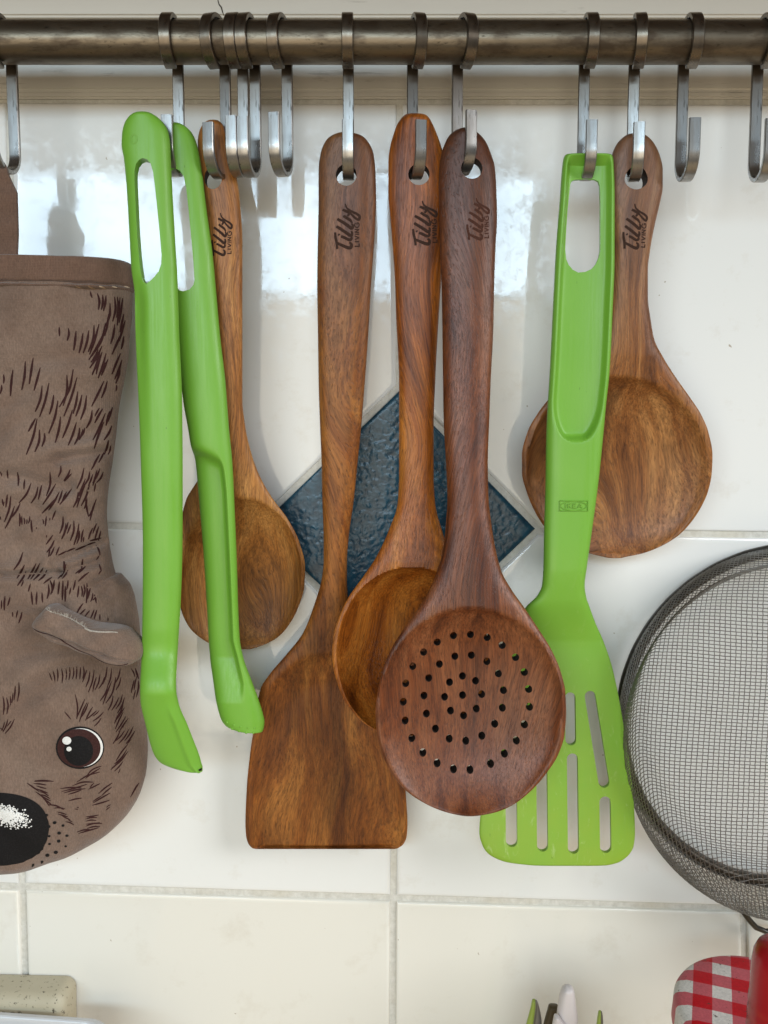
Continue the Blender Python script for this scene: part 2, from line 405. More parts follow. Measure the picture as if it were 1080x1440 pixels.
# ------------------------------------------------------------------ the tiled wall
wallV = []; me = bpy.data.meshes.new('wall')
a = [P(-500, 2000, 0), P(1600, 2000, 0), P(1600, -500, 0), P(-500, -500, 0)]
bm = bmesh.new(); fr = [bm.verts.new((q.x, 0.0, q.z)) for q in a]; bk = [bm.verts.new((q.x, 0.05, q.z)) for q in a]
bm.faces.new(fr); bm.faces.new(bk[::-1])
for i in range(4): bm.faces.new((fr[i], bk[i], bk[(i+1) % 4], fr[(i+1) % 4]))
bm.to_mesh(me); bm.free()
wall = link('wall', me, M_grout); wall['kind'] = 'structure'; wall['label'] = 'grouted kitchen wall behind the hanging utensils'
TD = 0.0016   # how far tile faces stand proud of the grout
def slab(name, poly, mat, parent, bev=.0014, dh=TD, tilt=(0, 0), n_grid=0, amp=0.0, th=.006):
    pts = [P(x, y, dh) for x, y in poly]; c = sum(pts, Vector()) / len(pts); bm = bmesh.new()
    rings = []; steps = 5
    for k in range(steps + 1):
        t = k / steps * math.pi / 2; ins = bev * (1 - math.cos(t)) * 1.6; h = -bev * (1 - math.sin(t))
        ring = []
        for i, p in enumerate(pts):
            a = pts[i-1]; b = pts[(i+1) % len(pts)]
            e1 = (p - a).normalized(); e2 = (b - p).normalized(); n1 = Vector((-e1.z, 0, e1.x)); n2 = Vector((-e2.z, 0, e2.x))
            if n1.dot(c - p) < 0: n1 = -n1
            if n2.dot(c - p) < 0: n2 = -n2
            mm = (n1 + n2); mm = mm / max(mm.dot(n1), .3) if mm.length > 1e-6 else n1
            q = p + mm * ins; ring.append(bm.verts.new((q.x - c.x, q.y - h - c.y + (q.x - c.x) * tilt[0] + (q.z - c.z) * tilt[1], q.z - c.z)))
        rings.append(ring)
    inner = []
    for v in rings[-1]:      # a narrow coplanar border keeps the shading of the big face flat
        q = v.co * (1 - .0012 / max(v.co.length, .01)); inner.append(bm.verts.new((q.x, q.x * tilt[0] + q.z * tilt[1], q.z)))
    for v in rings[-1]: v.co.y = v.co.x * tilt[0] + v.co.z * tilt[1]
    rings.append(inner)
    base = [bm.verts.new((v.co.x, v.co.y + th, v.co.z)) for v in rings[0]]; n = len(pts)
    rr = [base] + rings
    for A, B in zip(rr, rr[1:]):
        for i in range(n): bm.faces.new((A[i], A[(i+1) % n], B[(i+1) % n], B[i]))
    if n_grid:
        # bumpy glazed face: grid over the quad
        q = [v.co.copy() for v in rings[-1]]; g = []
        for i in range(n_grid + 1):
            row = []
            for j in range(n_grid + 1):
                u, v = i / n_grid, j / n_grid
                p = (q[0] * (1-u) + q[1] * u) * (1 - v) + (q[3] * (1-u) + q[2] * u) * v
                e = min(u, v, 1-u, 1-v); k = min(1, e * 14)
                s = Vector((p.x * 340, 0, p.z * 340))
                hh = (noise.noise(s) + .5 * noise.noise(s * 2.1)) * amp * k
                row.append(bm.verts.new((p.x, p.y - hh, p.z)))
            g.append(row)
        for i in range(n_grid):
            for j in range(n_grid): bm.faces.new((g[i][j], g[i+1][j], g[i+1][j+1], g[i][j+1]))
        bmesh.ops.remove_doubles(bm, verts=bm.verts, dist=1e-6)
    else: bm.faces.new(rings[-1])
    bmesh.ops.recalc_face_normals(bm, faces=bm.faces)
    me = bpy.data.meshes.new(name); bm.to_mesh(me); bm.free()
    me.polygons.foreach_set('use_smooth', [True] * len(me.polygons)); me.set_sharp_from_angle(angle=math.radians(35))
    return link(name, me, mat, parent, c)
G = 4.4  # half joint in px
H = [lambda x: 142 - 550, lambda x: 140 + .002 * x, lambda x: 738 + .0135 * x, lambda x: 1247 + .0305 * x, lambda x: 1775 + .04 * x]
VX = [[-530, -535, -490, -475], [12, 20, 30, 46], [562, 561, 553, 551], [1105, 1100, 1048, 1062], [1640, 1640, 1570, 1590]]
def vx(i, row, top):   # joint x at top/bottom of a row (rows 0.. between H[row+1] and H[row+2])
    c = {0: (VX[i][0], VX[i][1]), 1: (VX[i][1], VX[i][2]), 2: (VX[i][2] + (0 if i != 1 else 1), VX[i][3] + (0 if i != 2 else -1))}[row]
    if i == 3: c = [(1120, 1125), (1125, 1118), (1046, 1062)][row]
    return c[0] if top else c[1]
DI = dict(t=(562, 549), r=(753, 744), b=(561, 928), l=(363, 742))
def inter(p, q, r, s):
    x1, y1 = p; x2, y2 = q; x3, y3 = r; x4, y4 = s; d = (x1-x2)*(y3-y4)-(y1-y2)*(x3-x4)
    A = x1*y2-y1*x2; B = x3*y4-y3*x4
    return ((A*(x3-x4)-(x1-x2)*B)/d, (A*(y3-y4)-(y1-y2)*B)/d)
g2 = 8.5 * 1.414
dt, dr, db, dl = (562, 549 - g2), (753 + g2, 744), (561, 928 + g2), (363 - g2, 742)
for row in range(3):
    for i in range(4):
        xl, xr = (vx(i, row, True) + G, vx(i, row, False) + G), (vx(i+1, row, True) - G, vx(i+1, row, False) - G)
        ht, hb = H[row+1], H[row+2]
        tl = (xl[0], ht(xl[0]) + G); tr = (xr[0], ht(xr[0]) + G); br = (xr[1], hb(xr[1]) - G); bl = (xl[1], hb(xl[1]) - G)
        poly = [tl, tr, br, bl]
        if row == 0 and i == 1: poly = [tl, tr, inter(tr, br, dl, dt), inter(bl, br, dl, dt), bl]
        if row == 0 and i == 2: poly = [tl, tr, br, inter(bl, br, dt, dr), inter(tl, bl, dt, dr)]
        if row == 1 and i == 1: poly = [tl, inter(tl, tr, dl, db), inter(tr, br, dl, db), br, bl]
        if row == 1 and i == 2: poly = [inter(tl, tr, dr, db), tr, br, bl, inter(tl, bl, dr, db)]
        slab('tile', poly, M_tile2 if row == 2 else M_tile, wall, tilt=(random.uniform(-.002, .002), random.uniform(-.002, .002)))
nt = slab('tile', [DI['l'], DI['t'], DI['r'], DI['b']], M_navy, wall, bev=.0016, dh=.0022, n_grid=200, amp=.00024)
nt['label'] = 'navy blue diamond tile with a hammered glaze'
# painted board above the tiles, its lower lip, and the crack in its paint
def board(name, y0, y1, d0, d1, mat, parent=None):
    pts = [P(-500, y1, d1), P(1600, y1, d1), P(1600, y0, d1), P(-500, y0, d1)]; bm = bmesh.new()
    f = [bm.verts.new((p.x, -d1, p.z)) for p in pts]; b = [bm.verts.new((p.x, -d0, p.z)) for p in pts]
    bm.faces.new(f); bm.faces.new(b[::-1])
    for i in range(4): bm.faces.new((f[i], b[i], b[(i+1) % 4], f[(i+1) % 4]))
    bmesh.ops.recalc_face_normals(bm, faces=bm.faces)
    bmesh.ops.bevel(bm, geom=[e for e in bm.edges if abs((e.verts[0].co - e.verts[1].co).x) > .1], offset=.0012, segments=3, affect='EDGES')
    me = bpy.data.meshes.new(name); bm.to_mesh(me); bm.free(); me.polygons.foreach_set('use_smooth', [True]*len(me.polygons)); me.set_sharp_from_angle(angle=.6)
    return link(name, me, mat, parent)
bd = board('painted_board', -420, 127, .0005, .0030, M_board); bd['kind'] = 'structure'; bd['label'] = 'cream painted board along the top of the tiles'
board('lower_lip', 127.2, 138.5, .0005, .0022, M_board, bd)
board('upper_ledge', -420, 23, .003, .0065, M_board, bd)
ribbons('paint_crack', lambda x, y, l: Pn(x, y, .0065 + l), [([(306, -2), (308, 6), (311, 10), (313, 17), (315, 22)], 1, 1.8, .6)], M_crack, bd, .0002)

bm = bmesh.new(); bmesh.ops.create_cube(bm, size=1)  # unseen cupboard, added to keep light off the rail and top tiles
for v in bm.verts: v.co = Vector((v.co.x * 2.4, -.170 + v.co.y * .34, .57 + v.co.z * .60))
bmesh.ops.bevel(bm, geom=bm.edges[:], offset=.003, segments=2, affect='EDGES')
me = bpy.data.meshes.new('light_blocking_cupboard'); bm.to_mesh(me); bm.free()
m = Mt('light_blocker_wood'); m.set(Base_Color=m.mix((.12, .075, .045), (.17, .11, .065), m.noise(m.map((4, 60, 60)), 1, 4)), Roughness=.5)
cb = link('light_blocking_cupboard', me, m.m); cb['kind'] = 'structure'; cb['label'] = 'unseen cupboard added above the frame to block light'

bm = bmesh.new(); bmesh.ops.create_cube(bm, size=1)  # unseen worktop, added to bounce warm light onto the lower wall
for v in bm.verts: v.co = Vector((v.co.x * 2.4, -.311 + v.co.y * .62, -.44 + v.co.z * .04))
bmesh.ops.bevel(bm, geom=bm.edges[:], offset=.004, segments=3, affect='EDGES')
me = bpy.data.meshes.new('light_bounce_counter'); bm.to_mesh(me); bm.free()
m = Mt('light_bounce_wood'); m.set(Base_Color=m.mix((.72, .53, .30), (.62, .43, .22), m.noise(m.map((4, 40, 40)), 1, 4)), Roughness=.45)
ct = link('light_bounce_counter', me, m.m); ct['kind'] = 'structure'; ct['label'] = 'unseen wooden worktop added below the frame to bounce light'

# ------------------------------------------------------------------ rail
RD, RR = .045, .0096
rc = P(540, 59.5, RD)
V = []; Fs = []
N = 300; n = 48
for i in range(N + 1):
    x = -.33 + .66 * i / N
    for j in range(n):
        a = 2 * math.pi * j / n; r = RR + .00006 * noise.noise(Vector((x * 60, math.cos(a) * 2, math.sin(a) * 2)))
        V.append((x, math.cos(a) * r, math.sin(a) * r))
for i in range(N):
    for j in range(n): Fs.append((i*n+j, i*n+(j+1) % n, (i+1)*n+(j+1) % n, (i+1)*n+j))
Fs += [tuple(range(n)), tuple(N*n + j for j in range(n))]
rail = link('hanging_rail', mesh('hanging_rail', V, Fs, sharp=50), M_rail, None, (0, -RD, rc.z))
tag(rail, 'thick rust-spotted steel rail running across the top of the wall', 'rail')

# ------------------------------------------------------------------ S hooks
HW, HT = .0053, .0022
def hook_mesh(zr, ztip, zbot, seed):
    """profile in the plane across the rail; origin at rail centre height, on the shank"""
    R1 = RR + HT / 2 + .0007; R2 = .0106; pts = []
    ys = -RD + R1                      # shank plane (world y)
    for a in np.linspace(-86, 180, 38):      # from front underside, over the top, to the back
        t = math.radians(a); pts.append((-RD - R1 * math.cos(t), zr + R1 * math.sin(t)))
    zc = zbot + R2 + HT / 2
    for z in np.linspace(zr - .004, zc, 14): pts.append((ys, z))
    for a in np.linspace(0, 180, 22)[1:]:
        t = math.radians(a); pts.append((ys - R2 + R2 * math.cos(t), zc - R2 * math.sin(t)))
    for z in np.linspace(zc, ztip, 6)[1:]: pts.append((ys - 2 * R2, z))
    V = []; Fs = []; m = len(pts); prof = []
    b = .0003
    for sx, sz in ((1, 1), (-1, 1), (-1, -1), (1, -1)):
        cx, cz = sx * (HW/2 - b), sz * (HT/2 - b)
        o = [(sx * b, 0), (0, sz * b)] if sx * sz > 0 else [(0, sz * b), (sx * b, 0)]
        for q in o: prof.append((cx + q[0], cz + q[1]))
    for i in range(m):
        a = pts[max(0, i-1)]; c = pts[min(m-1, i+1)]; t = Vector((c[0]-a[0], c[1]-a[1])).normalized(); nn = Vector((-t.y, t.x))
        for px, pn in prof: V.append((px, pts[i][0] + nn.x * pn - ys, pts[i][1] + nn.y * pn - zr))
    for i in range(m - 1):
        for j in range(8): Fs.append((i*8+j, i*8+(j+1) % 8, (i+1)*8+(j+1) % 8, (i+1)*8+j))
    Fs += [tuple(range(8)), tuple((m-1)*8+j for j in range(8))]
    return mesh('s_hook', V, Fs, sharp=40), ys
hooks = [  # shank px, tip px, tip y, bottom y, label
 (18, -12, 165, 244, 'steel S-hook at the far left edge carrying the brown oven mitt'),
 (251, 235, 161, 247, 'steel S-hook carrying the green tongs'),
 (317, 292, 171, 250, 'steel S-hook through the wooden spoon beside the green tongs'),
 (342, 325, 162, 248, 'empty steel S-hook, left one of the touching pair'),
 (359, 341, 163, 248, 'empty steel S-hook, right one of the touching pair'),
 (404, 385, 157, 247, 'lone empty steel S-hook between the touching pair and the wooden turner'),
 (490, 489, 168, 252, 'steel S-hook through the flat wooden turner'),
 (580, 592, 168, 251, 'steel S-hook through the deep wooden ladle'),
 (643, 663, 154, 245, 'steel S-hook through the dark wooden skimmer'),
 (821, 832, 168, 253, 'steel S-hook carrying the green slotted spatula'),
 (891, 899, 171, 254, 'steel S-hook through the round wooden rice spoon'),
 (960, 977, 165, 254, 'empty steel S-hook right of the round wooden rice spoon'),
 (1064, 1084, 166, 255, 'empty steel S-hook at the far right edge')]
for k, (sx, tx, ty, by, lab) in enumerate(hooks):
    zt = P(tx, ty, .0556).z; zb = P((sx + tx) / 2, by, .045).z
    me, ys = hook_mesh(rc.z, zt, zb, k)
    A = P(sx, 130, -ys); B = P(tx, 200, .0556)
    o = link('s_hook', me, M_hook, None, (A.x, ys, rc.z))
    o.rotation_euler = (0, 0, math.atan2(B.x - A.x, .0212) + 0.0)
    # slip sideways so that it turns about the rail and still rides it
    tag(o, lab, 'hook', 'steel S-hooks on the rail')

# ------------------------------------------------------------------ wooden utensils
TILLY = [([(255,640),(262,720),(280,800),(287,892)],26,34,30),([(282,800),(370,840),(450,872),(492,868),(502,822),(470,790)],30,44,22),
 ([(345,700),(400,722),(470,755),(502,735),(500,700)],34,38,20),([(303,668),(322,684)],26,30,26),([(275,550),(340,592),(420,645),(490,690),(512,655),(500,620)],34,42,20),
 ([(288,440),(360,482),(440,535),(502,580),(522,545),(505,505)],34,42,20),([(380,392),(430,425),(480,455),(515,500)],34,38,20),
 ([(368,300),(420,322),(468,350),(440,400)],32,38,26),([(408,212),(432,275),(500,325),(580,362),(622,400),(610,450),(560,425),(500,370),(460,320)],16,34,22)]
LIVING = [([(550,850),(618,850)],16,16,16),([(618,856),(618,806)],16,16,16),([(550,780),(618,780)],16,16,16),([(550,750),(618,722)],15,15,15),([(618,722),(550,694)],15,15,15),
 ([(550,668),(618,668)],16,16,16),([(618,640),(550,640)],15,15,15),([(550,640),(618,596)],14,14,14),([(618,596),(550,596)],15,15,15),
 ([(562,500),(548,530),(562,560),(590,566),(612,550),(616,520),(605,500),(586,500),(586,524)],14,14,14)]
def engrave(loft, cx, cy, sc, rot, mat, parent, origin):
    ca, sa = math.cos(rot), math.sin(rot); out = []
    for pts, a, b, c in TILLY + LIVING:
        q = [(((x - 440) * ca - (y - 560) * sa) / 10.8 * sc[0] + cx, ((x - 440) * sa + (y - 560) * ca) / 10.8 * sc[1] + cy) for x, y in pts]
        k = sc[0] / 10.8 * 1.18; out.append((q, a * k, b * k, c * k))
    o = ribbons('burnt_lettering', loft.pos, out, mat, parent, .00010, origin)
    o['label'] = 'burnt-in lettering reading Tilly LIVING'
def bowl(cx, cy, rx, ry, depth, power=.8, flat_below=False, k=1.0):
    def f(x, y, u):
        dy = (y - cy) / ry
        if flat_below: dy = np.where(y > cy, 0, dy)
        e = ((x - cx) / rx) ** 2 + dy ** 2
        g = np.clip(1 - e, 0, 1)
        if not flat_below:
            wgt = np.clip((y - cy + .35 * ry) / (.55 * ry), 0, 1); wgt = wgt * wgt * (3 - 2 * wgt)
            g = g * (1 - wgt) + wgt * np.clip(1 - (u / .945) ** 2, 0, 1) * np.clip(1 - dy ** 2, 0, 1)
        g = g * g / (g + .012) if power < .7 else g
        g = np.minimum(1, g * k) if k != 1.0 else g
        return -depth * np.power(g, power)
    return f
def utensil(name, label, cat, loft, mat, head, neck_y, holes, eng, N=260, M=30, group=None, engcol=(.035, .016, .010)):
    V, Fs = loft.build(N, M)
    hx, hy = eng['hole']; org = P(hx, hy, float(loft.df(hy)))
    t = thing(name, label, cat, org, group)
    o = link('handle', mesh('handle', V, Fs, org), mat, t)
    bpy.context.view_layer.update()
    def dep(p):
        yy = sum(q[1] for q in p) / len(p); return float(loft.df(yy)) + .003
    if holes:
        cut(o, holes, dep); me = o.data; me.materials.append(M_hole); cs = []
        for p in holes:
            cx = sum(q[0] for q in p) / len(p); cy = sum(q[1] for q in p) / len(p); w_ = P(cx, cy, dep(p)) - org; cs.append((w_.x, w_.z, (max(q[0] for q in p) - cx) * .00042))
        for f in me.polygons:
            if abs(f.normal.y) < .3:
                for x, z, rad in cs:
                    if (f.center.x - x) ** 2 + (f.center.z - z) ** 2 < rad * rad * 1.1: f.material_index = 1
    split_z(o, P(hx, neck_y, float(loft.df(neck_y))).z, head)
    engrave(loft, eng['c'][0], eng['c'][1], eng['s'], eng['r'], burn(name + '_burn', engcol), t, org)
    return t
HG = 'wooden utensils with burnt-in lettering'

# turner
sc = bowl(460, 1062, 106, 144, .0042, .62, True, 2.0)
tu = Loft([(186,485,489),(188,474,499),(192,465,510),(200,457,518),(215,451,525),(240,448,528),(280,448,529),(330,447,527),(400,446,522),(470,447,518),(540,448,513),(600,450,508),(650,452,503),(700,453,498),(760,455,490),(790,455,488),(815,452,488),(850,442,491),(890,426,498),(920,403,516),(947,380,538),(967,367,550),(993,361,556),(1023,357,560),(1057,352,564),(1107,347,570),(1157,345,573),(1175,346,572),(1186,349,568),(1192,354,561),(1194,360,554)],
  [(186,44),(700,36),(950,27),(1194,20)], .0044, .0052, 2.7, sc, lambda x, y, u: np.clip((y - 900) / 60, 0, 1) * .0012, (12, 5), lambda y: 1 - .35 * np.clip((y - 850) / 120, 0, 1))
M_tu = wood('acacia_turner_wood', (0.085, 0.021, 0.004), (0.225, 0.068, 0.011), (0.3612, 0.1386, 0.0286), 1, 1.3, .36, (-.13, .0, (.066, .038, .028)))
utensil('wooden_turner', 'flat wooden turner with square scooped blade and burnt-in lettering on its handle', 'spatula', tu, M_tu, 'blade', 905,
  [circ(487, 247, 14.5, 15)], dict(hole=(487, 247), c=(489, 322), s=(1, 1), r=0), M=34, group=HG)
# ladle
la = Loft([(160,574,590),(162,569,599),(167,564,604),(176,558,609),(190,553,615),(204,549,620),(229,546,626),(265,546,628),(334,551,625),(390,555,621),(446,557,617),(540,561,612),(595,561,610),(670,561,610),(707,559,612),(747,546,622),(783,529,634),(813,509,648),(840,490,664),(867,477,676),(890,470,684),(917,467,688),(940,469,687),(963,475,681),(983,483,673),(1000,495,662),(1017,512,645),(1027,530,627),(1033,555,602),(1035,570,587)],
  [(160,41),(600,40),(900,49),(1035,52)], .0042, .0048, 2.3, bowl(578, 914, 103, 118, .023, .62), bowl(578, 914, 103, 118, -.023, .62), (10, 8), lambda y: 1 - .45 * np.clip((y - 790) / 60, 0, 1))
M_la = wood('acacia_ladle_wood', (0.110, 0.024, 0.003), (0.300, 0.082, 0.009), (0.430, 0.150, 0.023), 5, 1.4, .32)
utensil('wooden_ladle', 'orange-brown wooden ladle with a deep bowl, partly behind the skimmer', 'ladle', la, M_la, 'bowl', 790,
  [circ(589, 246, 15, 15)], dict(hole=(589, 246), c=(597, 317), s=(.98, .98), r=-.03), N=420, M=72, group=HG)
# skimmer
sk = Loft([(180,652,658),(182,645,664),(186,637,670),(193,630,678),(201,626,684),(215,621,690),(235,618,696),(265,617,698),(307,618,699),(348,619,697),(404,621,695),(459,622,694),(540,623,690),(595,624,688),(650,627,686),(700,629,687),(736,627,691),(777,622,698),(805,614,706),(830,603,720),(854,589,737),(884,568,757),(913,550,775),(943,538,788),(973,531,795),(1000,528,796),(1032,530,794),(1061,538,785),(1088,551,768),(1112,571,747),(1130,598,724),(1140,622,702),(1145,642,680),(1147,655,664)],
  [(180,47.5),(500,50),(850,62),(1147,72)], .0050, .0048, 2.0, bowl(662, 997, 129, 144, .0125, .66), bowl(662, 997, 129, 144, -.0172, .66), (11, 9), lambda y: 1 - .30 * np.clip((y - 850) / 60, 0, 1))
M_sk = wood('dark_skimmer_wood', (0.062, 0.015, 0.005), (0.150, 0.041, 0.012), (0.225, 0.076, 0.027), 9, 1.1, .30, (-.10, .0, (.040, .020, .014)))
ho = [(470,400),(552,395),(633,410),(706,449),(771,508),(814,580),(835,663),(839,749),(815,835),(776,913),(718,976),(651,1024),(551,1052),(471,1049),(392,1020),(323,969),(269,898),(237,813),(228,722),(240,633),(274,550),(326,481),(392,432),
 (479,507),(559,502),(635,533),(691,593),(716,675),(711,761),(674,839),(611,897),(533,921),(452,910),(385,861),(341,787),(329,699),(352,613),(404,545),
 (454,637),(517,607),(581,631),(611,697),(585,768),(523,801),(459,777),(430,709),(518,702)]
utensil('wooden_skimmer', 'dark reddish wooden skimmer with rings of drilled holes, in front of the ladle', 'skimmer', sk, M_sk, 'bowl', 868,
  [circ(663, 238, 15, 15)] + [circ(500 + x / 3.375, 780 + y / 3.375, 5.1, 5.6, 16) for x, y in ho], dict(hole=(663, 238), c=(671, 312), s=(.9, .92), r=.0), 300, 46, group=HG, engcol=(.055, .020, .012))
# round rice spoon
rs = Loft([(188,888,899),(190,881,906),(195,874,913),(203,867,920),(220,860,928),(240,857,932),(263,856,932),(290,858,927),(320,861,920),(353,862,914),(380,861,911),(417,858,911),(450,852,915),(477,843,920),(503,822,933),(530,797,950),(557,775,969),(583,755,986),(607,742,996),(640,734,1002),(665,734,1001),(690,740,996),(713,749,986),(733,760,973),(753,777,954),(768,800,930),(778,828,904),(783,848,880),(785,860,870)],
  [(188,41),(450,37),(785,24)], .0042, .0048, 2.4, bowl(868, 657, 127, 127, .0120, .64), bowl(868, 657, 127, 127, -.0125, .64), (11, 8), lambda y: 1 - .35 * np.clip((y - 500) / 60, 0, 1))
M_rs = wood('mottled_rice_spoon_wood', (0.085, 0.024, 0.005), (0.240, 0.084, 0.020), (0.3948, 0.1764, 0.0546), 14, 2.2, .34, (-.09, .0, (.165, .095, .062)))
utensil('wooden_spoon', 'round wooden rice spoon with mottled grain behind the green slotted spatula', 'spoon', rs, M_rs, 'bowl', 548,
  [circ(894, 251, 16, 16, wob=.7)], dict(hole=(894, 251), c=(890, 322), s=(.92, 1.0), r=.06), M=44, group=HG)
# left spoon
ls = Loft([(169,298,304),(171,291,309),(175,286,313),(187,280,317),(200,278,321),(227,279,327),(255,282,334),(290,286,338),(340,290,341),(390,293,341),(440,297,341),(500,299,341),(561,301,341),(600,299,345),(639,292,354),(673,279,367),(702,262,384),(729,255,404),(760,250,420),(797,248,429),(824,249,428),(855,254,419),(882,266,404),(895,279,392),(904,293,378),(910,308,362),(913,325,348)],
  [(169,39),(500,35),(913,20)], .0042, .0048, 2.3, bowl(340, 806, 84, 106, .0120, .64), bowl(340, 806, 84, 106, -.0120, .64), (10, 8), lambda y: 1 - .35 * np.clip((y - 660) / 60, 0, 1))
M_ls = wood('light_spoon_wood', (0.110, 0.036, 0.007), (0.320, 0.118, 0.024), (0.470, 0.215, 0.058), 21, 1.6, .36)
utensil('wooden_spoon', 'light brown oval wooden spoon half hidden behind the green tongs', 'spoon', ls, M_ls, 'bowl', 715,
  [circ(300, 251, 12.5, 15.5)], dict(hole=(300, 251), c=(314, 333), s=(.8, .95), r=.02), M=36, group=HG)

# ------------------------------------------------------------------ green slotted spatula
def gs_front(x, y, u):
    # thumb channel between two raised rims, closed by a U at its lower end
    yy = np.clip((y - 560) / 62, 0, 1); lim = .80 * np.sqrt(np.clip(1 - yy ** 2, 0, 1))
    ch = 1 / (1 + np.exp(-(lim - np.abs(u)) * 26)); ch = ch * (y < 640) / (1 + np.exp((y - 616) / 1.6))
    ch = ch * np.clip((y - 219) / 14, 0, 1)
    dish = -.0056 * ch * (.55 + .45 * np.sqrt(np.clip(1 - (u / .85) ** 2, 0, 1)))
    bend = .0004 * np.exp(-((y - 893) / 22) ** 2)
    return dish + bend * (y > 840)
gs = Loft([(217,797,856),(219,794,860),(224,792,862),(240,790,863),(281,787,864),(361,781,864),(442,777,861),(522,773,857),(570,770,852),(613,768,848),(680,767,841),(747,765,832),(797,764,825),(823,762,822),(838,755,824),(853,740,829),(875,728,837),(900,718,848),(935,709,860),(980,702,870),(1040,693,880),(1097,683,888),(1141,676,892),(1170,674,893),(1190,679,891),(1200,686,886),(1207,697,879),(1212,712,871),(1215,735,861),(1217,760,848)],
  [(217,47),(600,45),(800,44.5),(840,43),(893,36.5),(900,36.1),(908,36.3),(1217,43)], .0050, .0022, 5.0, gs_front, None, (5, 4), lambda y: 1 - .62 * np.clip((y - 800) / 110, 0, 1))
org = P(823, 255, .047); t = thing('slotted_spatula', 'bright green plastic slotted spatula with a long thumb channel in its handle', 'spatula', org)
V, Fs = gs.build(460, 72)
o = link('handle', mesh('handle', V, Fs, org), M_greenw, t); bpy.context.view_layer.update()
slot = [(810,250),(806,252),(804,257),(802,275),(800,294),(798,325),(797,348),(798.5,362),(802,370),(808,377),(816,381),(826,380),(835,376),(841,369),(845,360),(847,350),(847,281),(846,258),(844,252),(839,249.5),(827,248.5)]
caps = [capsule(829, 972, 849, 1105, 15.5), capsule(849, 1117, 849, 1194, 16), capsule(804, 1058, 804, 1195, 15.5), capsule(802, 974, 802, 1047, 15), capsule(761, 1058, 761, 1192, 15.5), capsule(764, 974, 764, 1047, 15), capsule(718, 1117, 718, 1186, 16), capsule(737, 972, 719, 1105, 15.5)]
cut(o, [slot], .050)
cut(o, caps, .040)
split_z(o, P(800, 868, float(gs.df(868))).z, 'blade')
M_emb = plastic('embossed_green_plastic', (.17, .39, .035), (.19, .42, .05))
em = [([(784,703),(824,703)],1.1,1.1,1.1),([(784,717),(824,717)],1.1,1.1,1.1),([(784.5,703),(784.5,717)],1.1,1.1,1.1),([(823.5,703),(823.5,717)],1.1,1.1,1.1)]
el = [(804 + 18.3 * math.cos(a), 710 + 6.2 * math.sin(a)) for a in np.linspace(0, 2 * math.pi, 18)]
em.append((el, 1.1, 1.1, 1.1))
def LT(x, s): return [([(x + a, 706.7 + b), (x + c, 706.7 + d)], 1.3, 1.3, 1.3) for a, b, c, d in s]
em += LT(792.5, [(0,0,0,6.5)]) + LT(796, [(0,0,0,6.5),(0,3.4,4,0),(1,2.8,4.2,6.5)]) + LT(802.8, [(0,0,0,6.5),(0,.3,4,.3),(0,3.2,3.5,3.2),(0,6.3,4,6.3)]) + LT(809.5, [(0,6.5,2.8,0),(2.8,0,5.6,6.5),(1.2,4.4,4.4,4.4)])
lg = ribbons('embossed_logo', gs.pos, em, M_emb, t, .00045, org); lg['label'] = 'small embossed oval logo reading IKEA'
md = lg.modifiers.new('thick', 'SOLIDIFY'); md.thickness = .0005; md.offset = -1

# ------------------------------------------------------------------ green tongs
def tl_front(x, y, u):
    hol = np.exp(-((u + .78) / .30) ** 2) * np.clip((y - 385) / 40, 0, 1) * np.clip((640 - y) / 200, 0, 1)
    ridge = np.clip((y - 985) / 20, 0, 1) * np.exp(-((u - .62) / .16) ** 2)
    return -.0022 * hol + .0010 * ridge
tl = Loft([(158,197,204),(159,192,211),(162,186,217),(166,181,223),(173,176,230),(187,172,237),(205,171,239.5),(222,174,240),(277,179,243),(340,182.5,246.5),(380,185,249),(415,189.5,250.5),(465,190.5,252),(560,194.5,256),(665,198.5,257),(771,201,256.5),(850,200.6,254),(890,200,251.5),(930,198.8,249),(961,197.2,247.6),(972,197,248),(986,197.5,250.5),(1000,200,255),(1014,203.5,261.5),(1043,210.5,273),(1057,215,278.5),(1066,220,281.5),(1072,226,283),(1079,243,285),(1083,262,285),(1085,274,284)],
  [(158,60),(880,61),(908,60),(964,67.5),(972,68),(980,67.2),(1085,54)], .0048, .0016, 2.3, tl_front, None, (8, 3), lambda y: 1 - .25 * np.clip((y - 930) / 60, 0, 1))
def tr_front(x, y, u):
    L = np.interp(y, [600, 650, 720, 800, 900, 960], [264, 271, 277, 284, 290, 298]); R = np.interp(y, [600, 650, 720, 800, 900, 960], [322, 326.5, 330, 333.5, 337.5, 353])
    edge = R - np.interp(y, [600, 640, 690, 930], [40, 15, 12, 11])
    a = 1 / (1 + np.exp((x - edge) / 1.6)); b = np.clip((y - 634) / 26, 0, 1) * np.clip((985 - y) / 70, 0, 1)
    top = 1 / (1 + np.exp(-(y - 636 - (np.clip((x - L) / (R - L), 0, 1)) ** 2 * 30) / 3.5))
    return -.0062 * a * top * np.clip((985 - y) / 60, 0, 1)
tr = Loft([(173,236,249),(175,228,256),(178,222,261),(187,216,270),(200,213,276),(227,216,282),(290,222,290),(365,231,300),(409,237,304),(475,246,310),(535,254,317),(573,259,320),(600,264,322),(652,271.5,327),(712,277,330),(784,283,333),(863,288,335.5),(900,290,337.5),(925,292,342.5),(957,298,354),(986,304,364.5),(1004,308.5,370),(1014,312.5,372),(1021,319,371.5),(1025.6,331,370.5),(1028.5,348,369),(1029,352,368)],
  [(173,46),(600,44),(1029,37)], .0048, .0016, 2.4, tr_front, lambda x, y, u: -tr_front(x, y, u), (8, 3), None, True)
org = P(243, 225, .05); t = thing('kitchen_tongs', 'bright green plastic tongs hanging half open beside the brown oven mitt', 'tongs', org)
